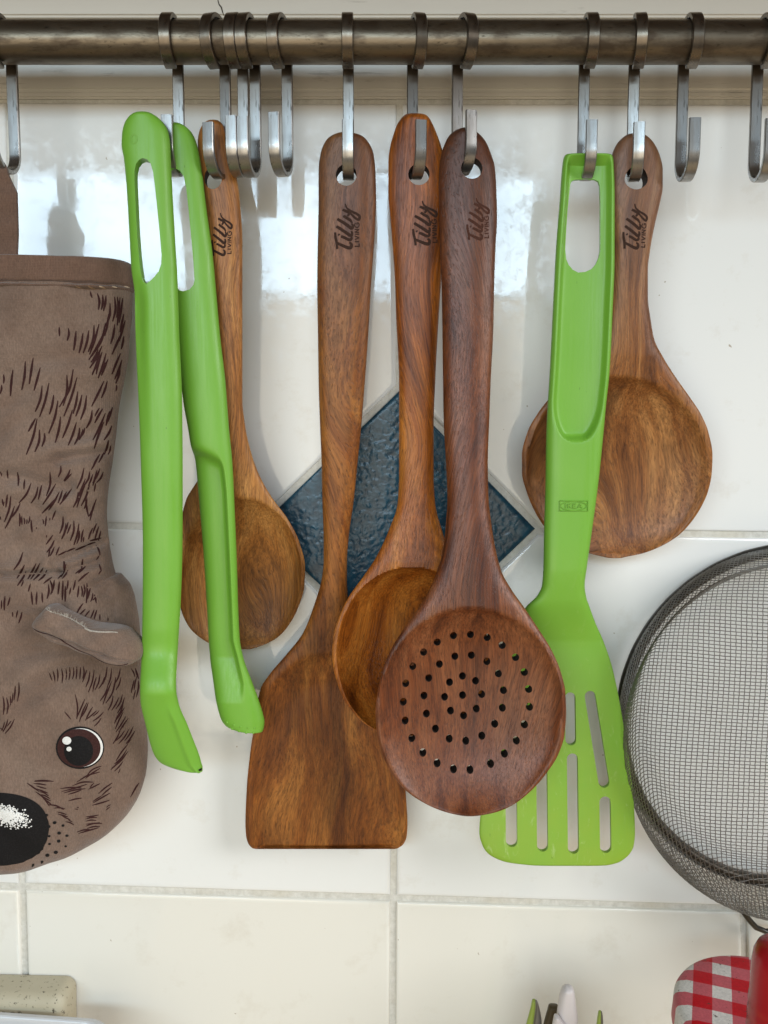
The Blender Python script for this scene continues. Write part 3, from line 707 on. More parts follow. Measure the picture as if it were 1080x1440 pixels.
V, Fs = tl.build(240, 30); oa = link('arm', mesh('arm', V, Fs, org), M_green, t); bpy.context.view_layer.update()
oa['label'] = 'nearer tong arm with a smooth rounded back'
cut(oa, [[(202,224),(197,226),(192.5,232),(190.3,242),(190.3,255),(191.2,277),(192.5,302),(194,330),(196,355),(198.5,378),(200.5,390),(203.5,397.5),(207,400),(213,396),(219,390),(225,382),(228,372),(228.4,360),(227,342),(224.5,315),(222,290),(219,262),(216.5,243),(213,231),(208,225.5)]], .063)
finish(oa)
V, Fs = tr.build(420, 60); ob = link('arm', mesh('arm', V, Fs, org), M_green, t); bpy.context.view_layer.update()
ob['label'] = 'farther tong arm showing its hollow inner side'
cut(ob, [[(247,238),(240,241),(235,250),(234,270),(236,300),(240,350),(243,385),(246,402),(251,408),(258,410),(267,407.5),(272.5,401),(274,394),(272.5,368),(269,330),(265.5,292),(262.5,265),(259.5,250),(254,241)]], .049)
finish(ob)
ribbons('charred_nick', tl.vis, [([(279.5,1083.3),(282.5,1082.2),(284.3,1080)], 2.5, 3.2, 1.5)], M_black, t, .0003, org)
# spring bend joining the arms behind the tops
V = []; Fs = []
A = P(206, 186, .0585); B = P(243, 195, .0470)
for i in range(17):
    s = i / 16; c = A.lerp(B, s); c.z -= .002
    for j in range(12):
        a = 2 * math.pi * j / 12; rx = .0065 * (1 + .1 * math.sin(s * math.pi)); V.append((c.x + .0060 * math.cos(a) * .5, c.y, c.z + rx * math.sin(a)))
for i in range(16):
    for j in range(12): Fs.append((i*12+j, i*12+(j+1) % 12, (i+1)*12+(j+1) % 12, (i+1)*12+j))
Fs += [tuple(range(12)), tuple(16*12+j for j in range(12))]
link('spring_bend', mesh('spring_bend', V, Fs, org, sharp=50), M_green, t)
# grip dots on the tip of the far arm
V = []; Fs = []
for x, y in [(321,1012.5),(331,1015.5),(340.5,1018),(350.5,1019.5),(359.5,1020),(328,1021.5),(338,1024),(348,1026),(358,1026.3)]:
    c = tr.pos(np.array([x]), np.array([y]))[0]; k = len(V)
    for i, (r, h) in enumerate(((1.0, 0), (.8, .6), (.4, .95))):
        for j in range(8): V.append((c[0] + .00065*r*math.cos(j*math.pi/4), c[1] - .00035*h, c[2] + .00065*r*math.sin(j*math.pi/4)))
    V.append((c[0], c[1] - .00036, c[2]))
    for i in range(2):
        for j in range(8): Fs.append((k+i*8+j, k+i*8+(j+1) % 8, k+i*8+8+(j+1) % 8, k+i*8+8+j))
    for j in range(8): Fs.append((k+16+j, k+16+(j+1) % 8, k+24))
link('grip_dots', mesh('grip_dots', V, Fs, org), M_emb, t)
# ring mark near the top of the near arm
ribbons('mould_mark', tl.pos, [([(192.5 + 4.2 * math.cos(a), 200 + 6.2 * math.sin(a)) for a in np.linspace(0, 2*math.pi, 14)], 1.2, 1.2, 1.2)], M_emb, t, .0002, org)

# ------------------------------------------------------------------ oven mitt
CR = 2.8
creases = [  # x0,y0,x1,y1,width px, depth mm
 (60,648,160,630,9,1.8),(-20,672,70,690,12,1.4),(60,800,145,762,7,1.7),(-20,818,60,815,6,1.5),(60,815,110,803,6,1.2),(110,835,165,812,6,1.0),(-10,880,60,870,14,1.0),
 (20,505,120,492,12,.5),(10,1000,80,960,16,1.4),(-20,700,60,735,14,.8),(150,560,180,548,6,1.0),(140,640,160,600,5,.8),(120,850,170,838,7,.9),(0,935,90,925,12,.8),(100,700,150,680,8,.6),(165,468,190,462,4,1.2),(150,690,158,720,5,.8)]
def mitt_front(x, y, u):
    x = CX + (np.asarray(x, float) - CX) * 1.085; y = 598 + (np.asarray(y, float) - 598) * 1.085; f = 0 * x
    for x0, y0, x1, y1, wd, dm in creases:
        L2 = (x1-x0)**2 + (y1-y0)**2; tt = np.clip(((x-x0)*(x1-x0)+(y-y0)*(y1-y0))/L2, 0, 1)
        nx = -(y1-y0)/math.sqrt(L2); ny = (x1-x0)/math.sqrt(L2)
        ddx = x-(x0+tt*(x1-x0)); ddy = y-(y0+tt*(y1-y0)); r = np.sqrt(ddx**2+ddy**2); sg = ddx*nx+ddy*ny
        dm = dm * CR; f = f - dm/1000*np.exp(-(r/wd)**2) + .45*dm/1000*np.exp(-((r-1.7*wd)/(1.3*wd))**2)*np.where(sg < 0, 1.0, .5)
    f = f + .0010*np.sin(x/23+y/31) + .0007*np.sin(x/11-y/17)
    wr = y + 9*np.sin(x/37+1) + 5*np.sin(x/15)
    amp = np.clip((y-480)/120, 0, 1)*np.clip((960-y)/90, 0, 1)*(.35+.65*np.clip((u+.1)/.8, 0, 1))
    f = f + amp*(.0013*np.sin(wr/10.5)*np.sin(y/61+x/90) + .0007*np.sin(wr/6.1+x/19))
    f = f + .0009*np.sin(y/9.5+x/25)*np.exp(-((u-.86)/.13)**2)*(y > 520)*(y < 820)
    f = f + .004*np.exp(-(((x-110)/60)**2+((y-1060)/70)**2)) + .007*np.exp(-(((x+5)/75)**2+((y-1160)/60)**2))
    return f
R_ = [(404,187),(440,186),(480,182),(500,181),(530,176),(570,168),(620,162),(650,158),(690,152),(720,150),(750,152),(790,158),(825,168),(860,181),(900,190),(940,197),(1000,203.5),(1050,208),(1078,206.5),(1110,199),(1140,183),(1165,160),(1190,122),(1207,80),(1214,55),(1219,15),(1220,-5)]
mt = Loft([(y, -30 - x if y < 1215 else (-30 - x), x) for y, x in R_], [(404,36),(1220,36)], .019, .015, 2.5, mitt_front, None, (0, 26))
org = P(0, 400, .036)
t = thing('oven_mitt', 'brown fabric oven mitt printed with an animal face, hanging at the left edge', 'oven mitt', org)
V, Fs = mt.build(330, 120); link('body', mesh('body', V, Fs, org, sharp=70), M_cloth, t)
tb = Loft([(806,150,168),(812,148,173),(822,146,182),(835,146,187.5),(855,150,192),(880,160,195.5),(910,168,197),(940,172,198),(958,178,197)], [(806,34),(958,34)], .009, .008, 2.2, lambda x, y, u: .0005*np.sin(y/6+x/8), None, (8, 8))
V, Fs = tb.build(60, 26); th_ = link('thumb', mesh('thumb', V, Fs, org), M_cloth, t)
# hem band
hm = Loft([(365,-215,150),(366.5,-218,168),(369,-219,180),(374,-219.5,186),(380,-220,188.5),(395,-220,189.5),(404,-220,189),(409,-220,188.5),(412,-219,187)], [(365,36),(412,36)], .0205, .016, 3.0,
  lambda x, y, u: .0006*np.sin(x/19) - .0022*np.exp(-((y-404-1.2*np.abs(np.sin(x/9)))/2.0)**2) + .0006*np.sin(x/7+y/9)*.4, None, (5, 3))
V, Fs = hm.build(60, 90); link('hem', mesh('hem', V, Fs, org), M_hem, t)
st = []
for x in np.arange(-210, 184, 17.5):
    j = random.uniform(-1.2, 1.2); st.append(([(x + j, 402.5), (x + 7 + j, 404.6)], 1.4, 2.0, 1.2))
so = ribbons('stitching', hm.vis, st, M_thread, t, .0004, org); so['kind'] = 'stuff'
# hanging loop over the hook
V = []; Fs = []
path = [(.048, 372), (.0485, 340), (.0490, 290), (.0490, 255)]
loop = []
for i in range(20): yy = 372 - (372 - 246) * i / 19; loop.append((P(0, yy, .0485).z, .0485 + .0006 * math.sin(i)))
zt = P(0, 246, .0445).z
for i in range(1, 10): a = math.pi * i / 10; loop.append((zt + .0045 * math.sin(a), .0445 + .004 * math.cos(a)))
for i in range(20): yy = 246 + (372 - 246) * i / 19; loop.append((P(0, yy, .0405).z, .0405 - .0006 * math.sin(i)))
th2 = .0011; prof_w = []
for i, (z, d) in enumerate(loop):
    s = min(i, len(loop) - 1 - i) / 19.0
    xr = np.interp(s, [0, .35, .8, 1.0, 1.4], [22, 25.5, 26, 15, 6]); xl = np.interp(s, [0, .35, .8, 1.0, 1.4], [-20, -19, -16, -12, -8])
    a = loop[max(0, i-1)]; b = loop[min(len(loop)-1, i+1)]; tx, ty = b[0]-a[0], -(b[1]-a[1]); L = math.hypot(tx, ty) or 1; nz, ny = -ty / L, tx / L
    ref = P(0, 600, d); k = (D - d) / F
    for (u, sg) in ((-1, 0), (-.93, 1), (-.4, 1), (0, 1), (.4, 1), (.93, 1), (1, 0), (.93, -1), (.4, -1), (0, -1), (-.4, -1), (-.93, -1)):
        xx = ((xl + xr) / 2 + u * (xr - xl) / 2 - CX) * k / (math.cos(PHI) + math.sin(PHI) * .34)
        ed = .0003 * math.sin(u * 9) if abs(u) < .9 else 0
        V.append((xx, -d + ny * sg * -th2 - ed, z + nz * sg * -th2))
nn = 12
for i in range(len(loop) - 1):
    for j in range(nn): Fs.append((i*nn+j, i*nn+(j+1) % nn, (i+1)*nn+(j+1) % nn, (i+1)*nn+j))
Fs += [tuple(range(nn)), tuple((len(loop)-1)*nn+j for j in range(nn))]
link('hanging_loop', mesh('hanging_loop', V, Fs, org, sharp=60), M_hem, t)
# ear flap, torn along the top
ef = Loft([(850,70,76),(853,67,84),(858,62,94),(864,56,108),(870,51,122),(877,47,145),(880,46,176),(884,48,186),(890,56,193),(897,68,200),(905,86,203.5),(912,108,204),(918,128,203),(924,148,200),(928,163,193),(931,172,184)], [(850,55),(931,62)], .0095, .0070, 2.3,
  lambda x, y, u: .0006*np.sin(x/9+y/6) + .0003*np.sin(x/4.3-y/5) + .0012*np.sin(x/21) - .0018*np.exp(-((y-(885+(x-60)*.30))/2.5)**2) + .002*np.clip((x-60)/130, 0, 1), None, (4, 6))
V, Fs = ef.build(90, 50); link('ear', mesh('ear', V, Fs, org), M_cloth, t)
V = []; Fs = []
def ep(x, y, k=.0): q = ef.pos(np.array([x]), np.array([y]))[0]; return (q[0], q[1] - k, q[2])
tube(V, Fs, [ep(*q) for q in [(72,851.5),(80,855),(88,858),(95,861),(103,865),(112,869),(121,873.5),(130,878)]], lambda s: .00022 + .00012*math.sin(s*17), 7)
tube(V, Fs, [ep(*q) for q in [(128,878),(136,880.5),(148,881.5),(158,882),(166,882),(173,883.5)]], lambda s: .0005 - .0002*s, 7)
for q in range(60):
    x = random.uniform(74, 132); y = 851 + (x - 72) * .47
    a = Vector(ep(x, y)); tube(V, Fs, [a, a + Vector((random.uniform(-.0010, .0012), -.0004, random.uniform(.0002, .0022)))], .00010, 4)
link('torn_lining', mesh('torn_lining', V, Fs, org, sharp=60), M_lining, t)
ribbons('ear_stitching', ef.pos, [([(48,881),(60,886),(75,889),(88,893),(100,900),(115,906),(130,912),(150,920),(170,926.5),(188,926)],1.3,1.3,1.3)], M_fur, t, .0002, org)
# printed fur strokes, transcribed by region
A_ = [(685,160,700,210),(740,175,748,300),(780,185,770,300),(805,190,785,310),(835,250,800,430),(825,330,795,500),(870,200,855,390),(890,200,885,360),(912,205,890,420),(932,210,905,400),(940,330,910,470),(950,380,905,540),
 (870,410,840,560),(925,470,850,640),(940,500,920,600),(450,430,453,500),(520,440,510,535),(577,460,560,610),(630,475,600,630),(675,455,632,630),(714,415,670,620),(752,408,680,640),(800,400,700,650),(790,470,675,680),
 (775,575,680,745),(760,610,700,795),(775,620,730,790),(805,630,745,820),(820,675,770,800),(800,700,780,780),(745,600,690,700),(915,630,850,790),(925,680,870,830),(910,720,880,860),(885,870,880,920),
 (790,840,695,1035),(815,840,770,970),(27,790,28,860),(12,870,0,940),(98,755,80,955),(192,690,165,910),(252,665,222,865),(306,738,258,915),(320,875,268,1075),(372,855,300,1115),(408,945,375,1095),
 (508,795,480,1030),(556,752,450,1040),(585,812,485,1110),(440,990,370,1240),(590,920,555,1090),(622,945,575,1110),(657,950,612,1135),(550,1060,475,1275),(460,1110,420,1310),(580,1155,518,1330),(605,1195,565,1325),(630,1205,600,1290),
 (645,1195,610,1270),(700,1060,655,1200),(270,1125,215,1225),(282,1125,200,1400),(300,1210,265,1380),(340,1235,318,1340),(755,1045,720,1110),(780,1050,720,1160),(800,1085,705,1290),(790,1150,715,1355),(830,1070,805,1180),(855,1040,820,1150),(850,1180,790,1290),(820,1290,790,1400),(840,1330,820,1400)]
B_ = [(50,200,55,260),(120,215,125,310),(0,210,12,245),(170,265,165,335),(215,290,130,430),(262,315,215,430),(288,305,265,405),(345,215,320,380),(385,295,295,440),(410,350,335,480),(420,170,402,250),(485,195,440,275),(495,225,445,280),(380,400,290,500),(430,340,400,430),(495,330,412,440),(460,350,430,410),
 (50,370,40,460),(75,380,30,560),(15,400,25,450),(100,450,35,605),(140,430,90,520),(125,470,80,530),(0,520,5,545),(30,420,20,440),(135,500,135,590),(150,520,152,580),(165,530,168,575),(185,540,183,575),(205,520,195,570),(215,545,222,630),(252,595,253,608),(322,650,320,668),(295,540,300,575),(320,520,312,590),(385,480,360,545),(345,530,342,550),
 (435,520,412,640),(455,570,425,680),(470,560,455,620),(490,575,465,640),(510,550,485,690),(545,570,510,720),(550,620,530,710),(575,610,560,700),(580,660,575,700),(580,185,530,330),(590,260,530,400),(600,270,530,460),(540,350,505,460),(620,290,560,450),(600,390,580,470),(590,400,610,520),(630,480,610,525),(665,400,620,550),
 (620,210,590,300),(640,230,610,310),(670,200,640,310),(690,190,640,290),(710,215,665,290),(670,130,630,200),(690,90,640,180),(720,70,680,150),(660,290,650,350),(665,570,640,640),(680,590,655,680),(640,600,610,680),(695,620,680,690),(700,670,620,690),
 (365,650,318,715),(375,685,322,770),(345,740,335,800),(375,730,345,795),(410,730,385,790),(460,760,400,790),(520,740,460,765),(600,720,520,755),(660,700,600,720),(665,720,690,790),(685,790,665,820),(685,850,700,900),(700,890,680,920),(780,960,775,1000),(775,1010,785,1055),
 (158,768,95,890),(170,855,115,950),(180,900,120,1000),(160,960,145,1005),(250,845,190,955),(275,845,210,955),(300,875,230,960),(325,890,265,965),(210,985,195,1040),(435,820,440,900),(455,850,420,940),(470,890,430,950),(570,815,560,900),(595,860,540,915),(615,905,540,970),(590,870,520,915),(360,940,300,985),(420,925,400,950),
 (215,1040,225,1130),(255,1040,250,1130),(290,1045,295,1115),(335,990,325,1090),(345,960,360,1050),(375,960,350,1060),(410,970,400,1060),(435,965,430,1100),(450,1000,450,1110),(470,960,460,1030),(490,1010,480,1060),(520,960,505,1030),(545,1000,535,1080),(560,1000,565,1075),(580,990,575,1080),(600,980,595,1120),(625,1010,605,1090),(640,1050,625,1110),(650,1060,665,1120),(660,1080,640,1100),
 (35,1070,30,1170),(70,1075,52,1140),(10,1100,8,1160),(85,1180,88,1215),(122,1170,112,1220),(152,1180,128,1260),(575,1120,530,1190),(590,1160,550,1200),(620,1170,585,1215),(650,1165,625,1225),(670,1165,650,1230),(690,1195,690,1240),(745,1220,745,1245)]
D_ = [(340,30,360,85),(365,15,380,95),(395,0,398,90),(425,0,428,100),(455,0,455,80),(480,-10,475,80),(505,-10,500,75),(530,-15,525,75),(555,-10,550,75),(575,-15,570,70),(600,10,570,95),(620,20,592,130),(650,10,610,165),(665,60,640,160),(690,40,655,150),(720,60,680,140),(740,-10,710,110),(770,0,740,130),(745,120,690,225),(770,90,710,250),(790,140,730,240),(800,60,770,180),(830,0,790,110),(835,60,800,150),(780,190,745,290),(820,200,770,290),(845,180,800,280),(860,200,810,310),(850,240,820,320),(860,270,800,360),(835,290,790,380),(850,300,795,420),(870,330,800,440),(885,345,820,440),(860,380,830,420),(830,430,780,520),(860,430,800,500),(890,420,820,520),(920,400,860,500),(932,430,870,520),(885,520,800,640),(875,560,790,660),(885,570,770,690),(845,610,765,700),(850,640,790,710),(830,690,815,725),(905,490,880,520),(905,0,930,60),(930,0,950,80),(940,60,925,150),(925,80,905,170),(950,90,940,200),(935,150,920,215),
 (20,190,22,320),(45,200,47,315),(70,190,72,255),(90,170,80,240),(105,120,95,220),(130,95,118,230),(30,370,10,430),(55,350,20,440),(100,350,35,450),(80,360,50,400),(0,410,25,430),
 (445,298,490,352),(520,180,530,350),(585,212,530,340),(610,235,560,340),(600,235,548,368),(640,265,590,360),(670,290,600,350),(715,300,640,365),(685,290,640,330),(700,340,650,400),
 (185,790,270,850),(235,780,340,780),(240,775,370,780),(230,795,320,805),(250,810,320,830),(245,850,340,950),(250,830,330,860),(270,850,335,880),(275,870,345,900),(290,880,350,915),(300,900,360,945),(370,965,450,970),(330,940,440,975),(395,990,460,1010),(400,1005,470,1025),(430,1020,485,1045),(450,1058,510,1080),(470,1045,500,1060),
 (415,830,560,825),(425,850,600,800),(440,860,590,830),(500,810,645,785),(470,870,560,840),(530,785,690,715),(590,760,690,690),(600,740,670,680),(640,700,700,675),(610,835,690,795),(620,830,650,790),(470,915,565,895),(515,970,540,972),(530,958,545,960),(680,865,775,790),(700,880,770,820),(640,930,760,860),(635,945,755,910),(640,920,700,880),(730,980,760,955),(735,960,765,940),(590,1025,680,1012),(590,1040,670,1030),(590,1055,665,1050),(590,1075,690,1065),(590,1090,705,1070),(600,1105,690,1090),(530,1130,640,1115),(540,1140,680,1100),(900,890,960,790),(920,850,950,800)]
st = []
def addst(L, ox, oy, s, wd):
    for x0, y0, x1, y1 in L:
        a = (ox + x0 / s, oy + y0 / s); b = (ox + x1 / s, oy + y1 / s)
        if math.hypot(b[0]-a[0], b[1]-a[1]) < .5: continue
        L_ = math.hypot(b[0]-a[0], b[1]-a[1]); k = random.uniform(-.06, .06) + .03
        mid = ((a[0]+b[0])/2 + (b[1]-a[1])*k, (a[1]+b[1])/2 - (b[0]-a[0])*k)
        if any(p[0] > float(mt.rf(mt.S(p[1]))) - 2.5 for p in (a, b)): continue
        wv = wd * min(1.25, .55 + L_ / 30); st.append(([a, mid, b], wv * .35, wv * 1.25, wv * .55))
addst(A_, 0, 380, 5.4, 2.2); addst(B_, 0, 620, 4.909, 1.9); addst(D_, 0, 940, 4.909, 1.4)
# the same print carries on across the hidden left half of the mitt
mir = []
for pts, a, b, c in st:
    q = [(-30 - x, y) for x, y in pts]
    if max(p[0] for p in q) < -2 and min(p[0] for p in q) > -215: mir.append((q, a, b, c))
fo = ribbons('fur_print', mt.vis, st + mir, M_fur, t, .00016, org); fo['kind'] = 'stuff'
def eye(cx, nm=True):
    blob('eye_outline', mt.vis, [(cx + 34*math.cos(a), 1051.5 + 30*math.sin(a)) for a in np.linspace(0, 2*math.pi, 37)[:-1]], M_black, t, .00022, org)
    blob('eye_white', mt.vis, [(cx + 1 + 31.3*math.cos(a), 1051.5 + 27.3*math.sin(a)) for a in np.linspace(0, 2*math.pi, 37)[:-1]], M_white, t, .00030, org)
    blob('iris', mt.vis, [(cx - 1.5 + 30.5*math.cos(a), 1052 + 27.2*math.sin(a)) for a in np.linspace(0, 2*math.pi, 37)[:-1]], M_iris, t, .00038, org)
    blob('pupil', mt.vis, [(cx - 2 + 20.5*math.cos(a), 1056 + 21*math.sin(a)) for a in np.linspace(0, 2*math.pi, 37)[:-1]], M_black, t, .00048, org)
    blob('eye_glint', mt.vis, [(cx - 18.6 + 6.3*math.cos(a), 1041.5 + 5.6*math.sin(a)) for a in np.linspace(0, 2*math.pi, 21)[:-1]], M_white, t, .00062, org, 2)
    blob('eye_glint', mt.vis, [(cx - 15.5 + 3.6*math.cos(a), 1053.3 + 3.3*math.sin(a)) for a in np.linspace(0, 2*math.pi, 17)[:-1]], M_white, t, .00062, org, 2)
eye(112.5); eye(-142.5)
nose = []
for a in np.linspace(0, 2*math.pi, 90)[:-1]:
    r = 1 + random.uniform(-.012, .012) if math.sin(a) > -.2 else 1
    cc, ss = math.cos(a), math.sin(a); e = 2 / 2.5
    nose.append((-14 + 82 * r * math.copysign(abs(cc) ** e, cc), 1166 + 51.5 * r * math.copysign(abs(ss) ** e, ss)))
blob('nose', mt.vis, nose, M_black, t, .00024, org, 14)
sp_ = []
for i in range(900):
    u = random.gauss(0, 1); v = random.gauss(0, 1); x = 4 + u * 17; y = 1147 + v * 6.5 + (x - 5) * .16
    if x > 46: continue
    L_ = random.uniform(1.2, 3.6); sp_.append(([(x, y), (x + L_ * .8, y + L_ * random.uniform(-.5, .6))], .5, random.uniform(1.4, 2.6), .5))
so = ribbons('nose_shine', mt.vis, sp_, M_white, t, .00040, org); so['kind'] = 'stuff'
V = []; Fs = []
for x, y, r in [(320,1013,11),(377,1065,12),(435,1085,10),(336,1092,12),(408,1137,12),(462,1155,10),(405,1192,12),(340,1158,9),(453,1228,8),(385,1270,13),(327,1290,13),(342,1212,9),(290,1335,9),(230,1355,8)]:
    k = len(V); pts = np.array([(x/4.909 + r/4.909*math.cos(a)*1.1, 940 + y/4.909 + r/4.909*math.sin(a)*.9) for a in np.linspace(0, 2*math.pi, 11)[:-1]])
    V += list(mt.vis(pts[:, 0], pts[:, 1], .0003)); Fs.append(tuple(range(k, k + 10)))
link('whisker_dots', mesh('whisker_dots', V, Fs, org), M_black, t)

# ------------------------------------------------------------------ wire sieve
loops = [  # s (arc length mm from the middle), px centre, radius px, depth mm
 (0, 1112, 1012, 0, 66), (40, 1112, 1012, 118, 65), (66, 1112, 1012, 196, 62.5), (74, 1112, 1011, 214, 59), (84, 1121, 1030, 238, 50), (98, 1129, 1046, 253, 36), (112, 1122, 1028, 253, 23), (124, 1115, 1010, 241, 13)]
la_ = np.array(loops, float); fs = [pchip(la_[:, 0], la_[:, k]) for k in (1, 2, 3, 4)]
def sv(a, b):
    s = np.sqrt(a*a + b*b); th = np.arctan2(b, a); cx, cy, r, d = (f(s) for f in fs)
    return Pn(cx + r*np.cos(th), cy - r*np.sin(th), d / 1000)
sroot_o = P(1115, 760, .013)
t = thing('wire_sieve', 'large round wire mesh sieve with a grimy dark rim at the right edge', 'sieve', sroot_o)
V = []; Fs = []; RM = 124.0
def wire(av, bv, ph, k):
    q = sv(av, bv); n_ = len(q); q[:, 1] += .00028 * np.cos(np.arange(n_) * math.pi + ph * math.pi)
    tg = np.gradient(q, axis=0); tg /= np.linalg.norm(tg, axis=1)[:, None]
    up = np.array([0, 1.0, 0]); s1 = np.cross(tg, up); ln = np.linalg.norm(s1, axis=1)[:, None]; s1 = np.where(ln > .05, s1 / np.maximum(ln, 1e-6), np.array([1.0, 0, 0])); s2 = np.cross(tg, s1)
    r = .00023; k0 = len(V)
    for i in range(n_):
        for aa, bb in ((1, 0), (0, 1), (-1, 0), (0, -1)): V.append(q[i] + s1[i]*r*aa + s2[i]*r*bb)
    for i in range(n_ - 1):
        for j in range(4): Fs.append((k0+i*4+j, k0+i*4+(j+1) % 4, k0+i*4+4+(j+1) % 4, k0+i*4+4+j))
PA, PB = 2.5, 1.65   # mm between the upright and the level wires
rot = math.radians(-3)
def rotf(a, b): return a*math.cos(rot) - b*math.sin(rot), a*math.sin(rot) + b*math.cos(rot)
for k, b in enumerate(np.arange(-RM + 1, RM, PB)):
    hw = math.sqrt(RM*RM - b*b); aa = np.arange(-hw, hw + .01, PA)
    if len(aa) < 3: continue
    wire(*rotf(aa, b + .35*np.sin(aa / 17) + 0*aa), k % 2, k)
for k, a in enumerate(np.arange(-RM + 1, RM, PA)):
    hw = math.sqrt(RM*RM - a*a); bb = np.arange(-hw, hw + .01, PB)
    if len(bb) < 3: continue
    wire(*rotf(a + .35*np.sin(bb / 13) + 0*bb, bb), k % 2, k)
wm = link('wire_mesh', mesh('wire_mesh', V, Fs, sroot_o), M_sieve, t); wm['kind'] = 'stuff'
def ring(cx, cy, r, d, tr_, nm, mat, flatn=1.0, squash=1.0):
    V = []; Fs = []; n1, n2 = 160, 14; c = P(cx, cy, d); R = r * (D - d) / F
    for i in range(n1):
        a = 2*math.pi*i/n1
        for j in range(n2):
            b = 2*math.pi*j/n2; rr = R + tr_*math.cos(b)*squash*(1+.06*math.sin(a*37+j)); V.append((c.x + rr*math.cos(a), c.y + tr_*flatn*math.sin(b), c.z + rr*math.sin(a)))
    for i in range(n1):
        for j in range(n2): Fs.append((i*n2+j, i*n2+(j+1) % n2, ((i+1) % n1)*n2+(j+1) % n2, ((i+1) % n1)*n2+j))
    return link(nm, mesh(nm, V, Fs, sroot_o), mat, t)
ring(1115, 1010, 246, .0125, .0020, 'rim', M_rim, 2.0, 1.25)
ring(1115, 1010, 254, .0105, .0013, 'rim_bead', M_dark, 1.6, .8)
V = []; Fs = []
tube(V, Fs, [P(*q) for q in [(1043,1279,.016),(1046,1283,.016),(1053,1293,.015),(1063,1304,.014),(1077,1310,.013),(1095,1308,.013),(1112,1300,.014),(1122,1285,.015),(1128,1262,.016),(1130,1225,.018)]], .0016, 10)
link('rest_loop', mesh('rest_loop', V, Fs, sroot_o), M_dark, t)

# ------------------------------------------------------------------ gingham jar
mg = Mt('red_gingham_lid_print')
sx = mg.n.new('ShaderNodeSeparateXYZ'); mg.l(mg.map(rot=(0, 0, math.radians(20))), sx.inputs[0])
def stripe(o_, off): return mg.math('GREATER_THAN', mg.math('FRACT', mg.math('ADD', mg.math('MULTIPLY', o_, 1/.0168), off)), .5)
val = mg.math('MULTIPLY', mg.math('ADD', stripe(sx.outputs['X'], .22), stripe(sx.outputs['Y'], .10)), .5)
wv = mg.noise(mg.map(), 900, 3, .7)
c = mg.ramp(val, [(0, (.66, .62, .58)), (.25, (.52, .105, .125)), (.75, (.50, .004, .012))], 'CONSTANT')
c = mg.mix(c, mg.ramp(wv, [(.3, .78), (.7, 1.15)]), .8, 'MULTIPLY'); spk = mg.ramp(mg.noise(mg.map(loc=(1, 2, 3)), 420, 2), [(.27, 1.0), (.31, 0.0)])
c = mg.mix(c, (.08, .04, .03), mg.math('MULTIPLY', spk, .8)); mg.set(Base_Color=c, Roughness=.42, Specular_IOR_Level=.22)
m = Mt('jar_glass'); m.set(Base_Color=(.9, .93, .9, 1), Roughness=.04); m.b.inputs['Transmission Weight'].default_value = 1.0; M_glass = m.m
m = Mt('dark_red_jam'); m.set(Base_Color=m.mix((.10, .008, .012), (.16, .02, .02), m.noise(m.map(), 80, 3)), Roughness=.4); M_jam = m.m
jc = P(1060, 1400, .086)
t = thing('jam_jar', 'glass jar with a red and white gingham lid in the bottom right corner', 'jar', (jc.x, jc.y, jc.z - .09))
t.rotation_euler = (math.radians(5), 0, 0); t.scale = (1.04, 1.04, 1.0)
prof = [(.0, .0905), (.020, .0905), (.0325, .0902), (.0338, .0896), (.0348, .0894), (.0364, .0884), (.0372, .0868), (.0374, .0800), (.0376, .0765), (.0370, .0755), (.0362, .0762), (.0360, .0850), (.0, .0852)]
V, Fs = lathe(prof, 96); link('lid', mesh('lid', V, Fs, sharp=45), mg.m, t)
prof = [(.0, .0), (.030, .0), (.035, .003), (.0362, .010), (.0362, .060), (.0345, .068), (.0330, .072), (.0330, .084), (.0312, .084), (.0312, .071), (.0330, .066), (.0345, .058), (.0345, .010), (.031, .004), (.0, .004)]
V, Fs = lathe(prof, 64); link('glass_body', mesh('glass_body', V, Fs, sharp=45), M_glass, t)
V, Fs = lathe([(.0, .0045), (.0305, .0045), (.0340, .0105), (.0340, .0575), (.0, .058)], 48); link('jam', mesh('jam', V, Fs, sharp=45), M_jam, t)

# ------------------------------------------------------------------ red bottle cap, close to the lens
m = Mt('glossy_red_cap'); m.set(Base_Color=m.mix((.33, .004, .010), (.42, .010, .016), m.noise(m.map(), 40, 3)), Roughness=.26, Specular_IOR_Level=.35); M_red = m.m
m = Mt('yellow_print'); m.set(Base_Color=(.75, .42, .01, 1), Roughness=.4); M_yel = m.m
bc = P(1107, 1335, .150)
t = thing('sauce_bottle', 'shiny red capped bottle cut off by the bottom right corner', 'bottle', (bc.x, bc.y, bc.z - .13))
prof = [(.0, .1335), (.0045, .1334), (.0085, .1325), (.0110, .1305), (.0124, .1275), (.0130, .1235), (.0133, .110), (.0137, .1085), (.0137, .1060), (.0134, .1050), (.0138, .1035), (.0140, .1010), (.0136, .1), (.0139, .0985), (.0141, .095), (.0141, .085), (.012, .084), (.0, .084)]
V, Fs = lathe(prof, 64); link('cap', mesh('cap', V, Fs, sharp=50), M_red, t)
V, Fs = lathe([(.0, .0838), (.0118, .0838), (.0120, .078), (.016, .070), (.021, .060), (.022, .05), (.022, .002), (.020, .0), (.0, .0)], 64); link('bottle_body', mesh('bottle_body', V, Fs, sharp=50), M_red, t)
def capp(a, z): 
    r = np.interp(z, [p[1] for p in prof[:8]][::-1], [p[0] for p in prof[:8]][::-1]); return (r + .00015)*math.cos(a), (r + .00015)*math.sin(a), z
V = []; Fs = []
for i in range(7):
    for j in range(5): V.append(capp(math.radians(-117 + i*5), .1262 + j*.0009 + (.0006 if i % 2 else 0)))
for i in range(6):
    for j in range(4): Fs.append((i*5+j, i*5+j+1, i*5+6+j, i*5+5+j))
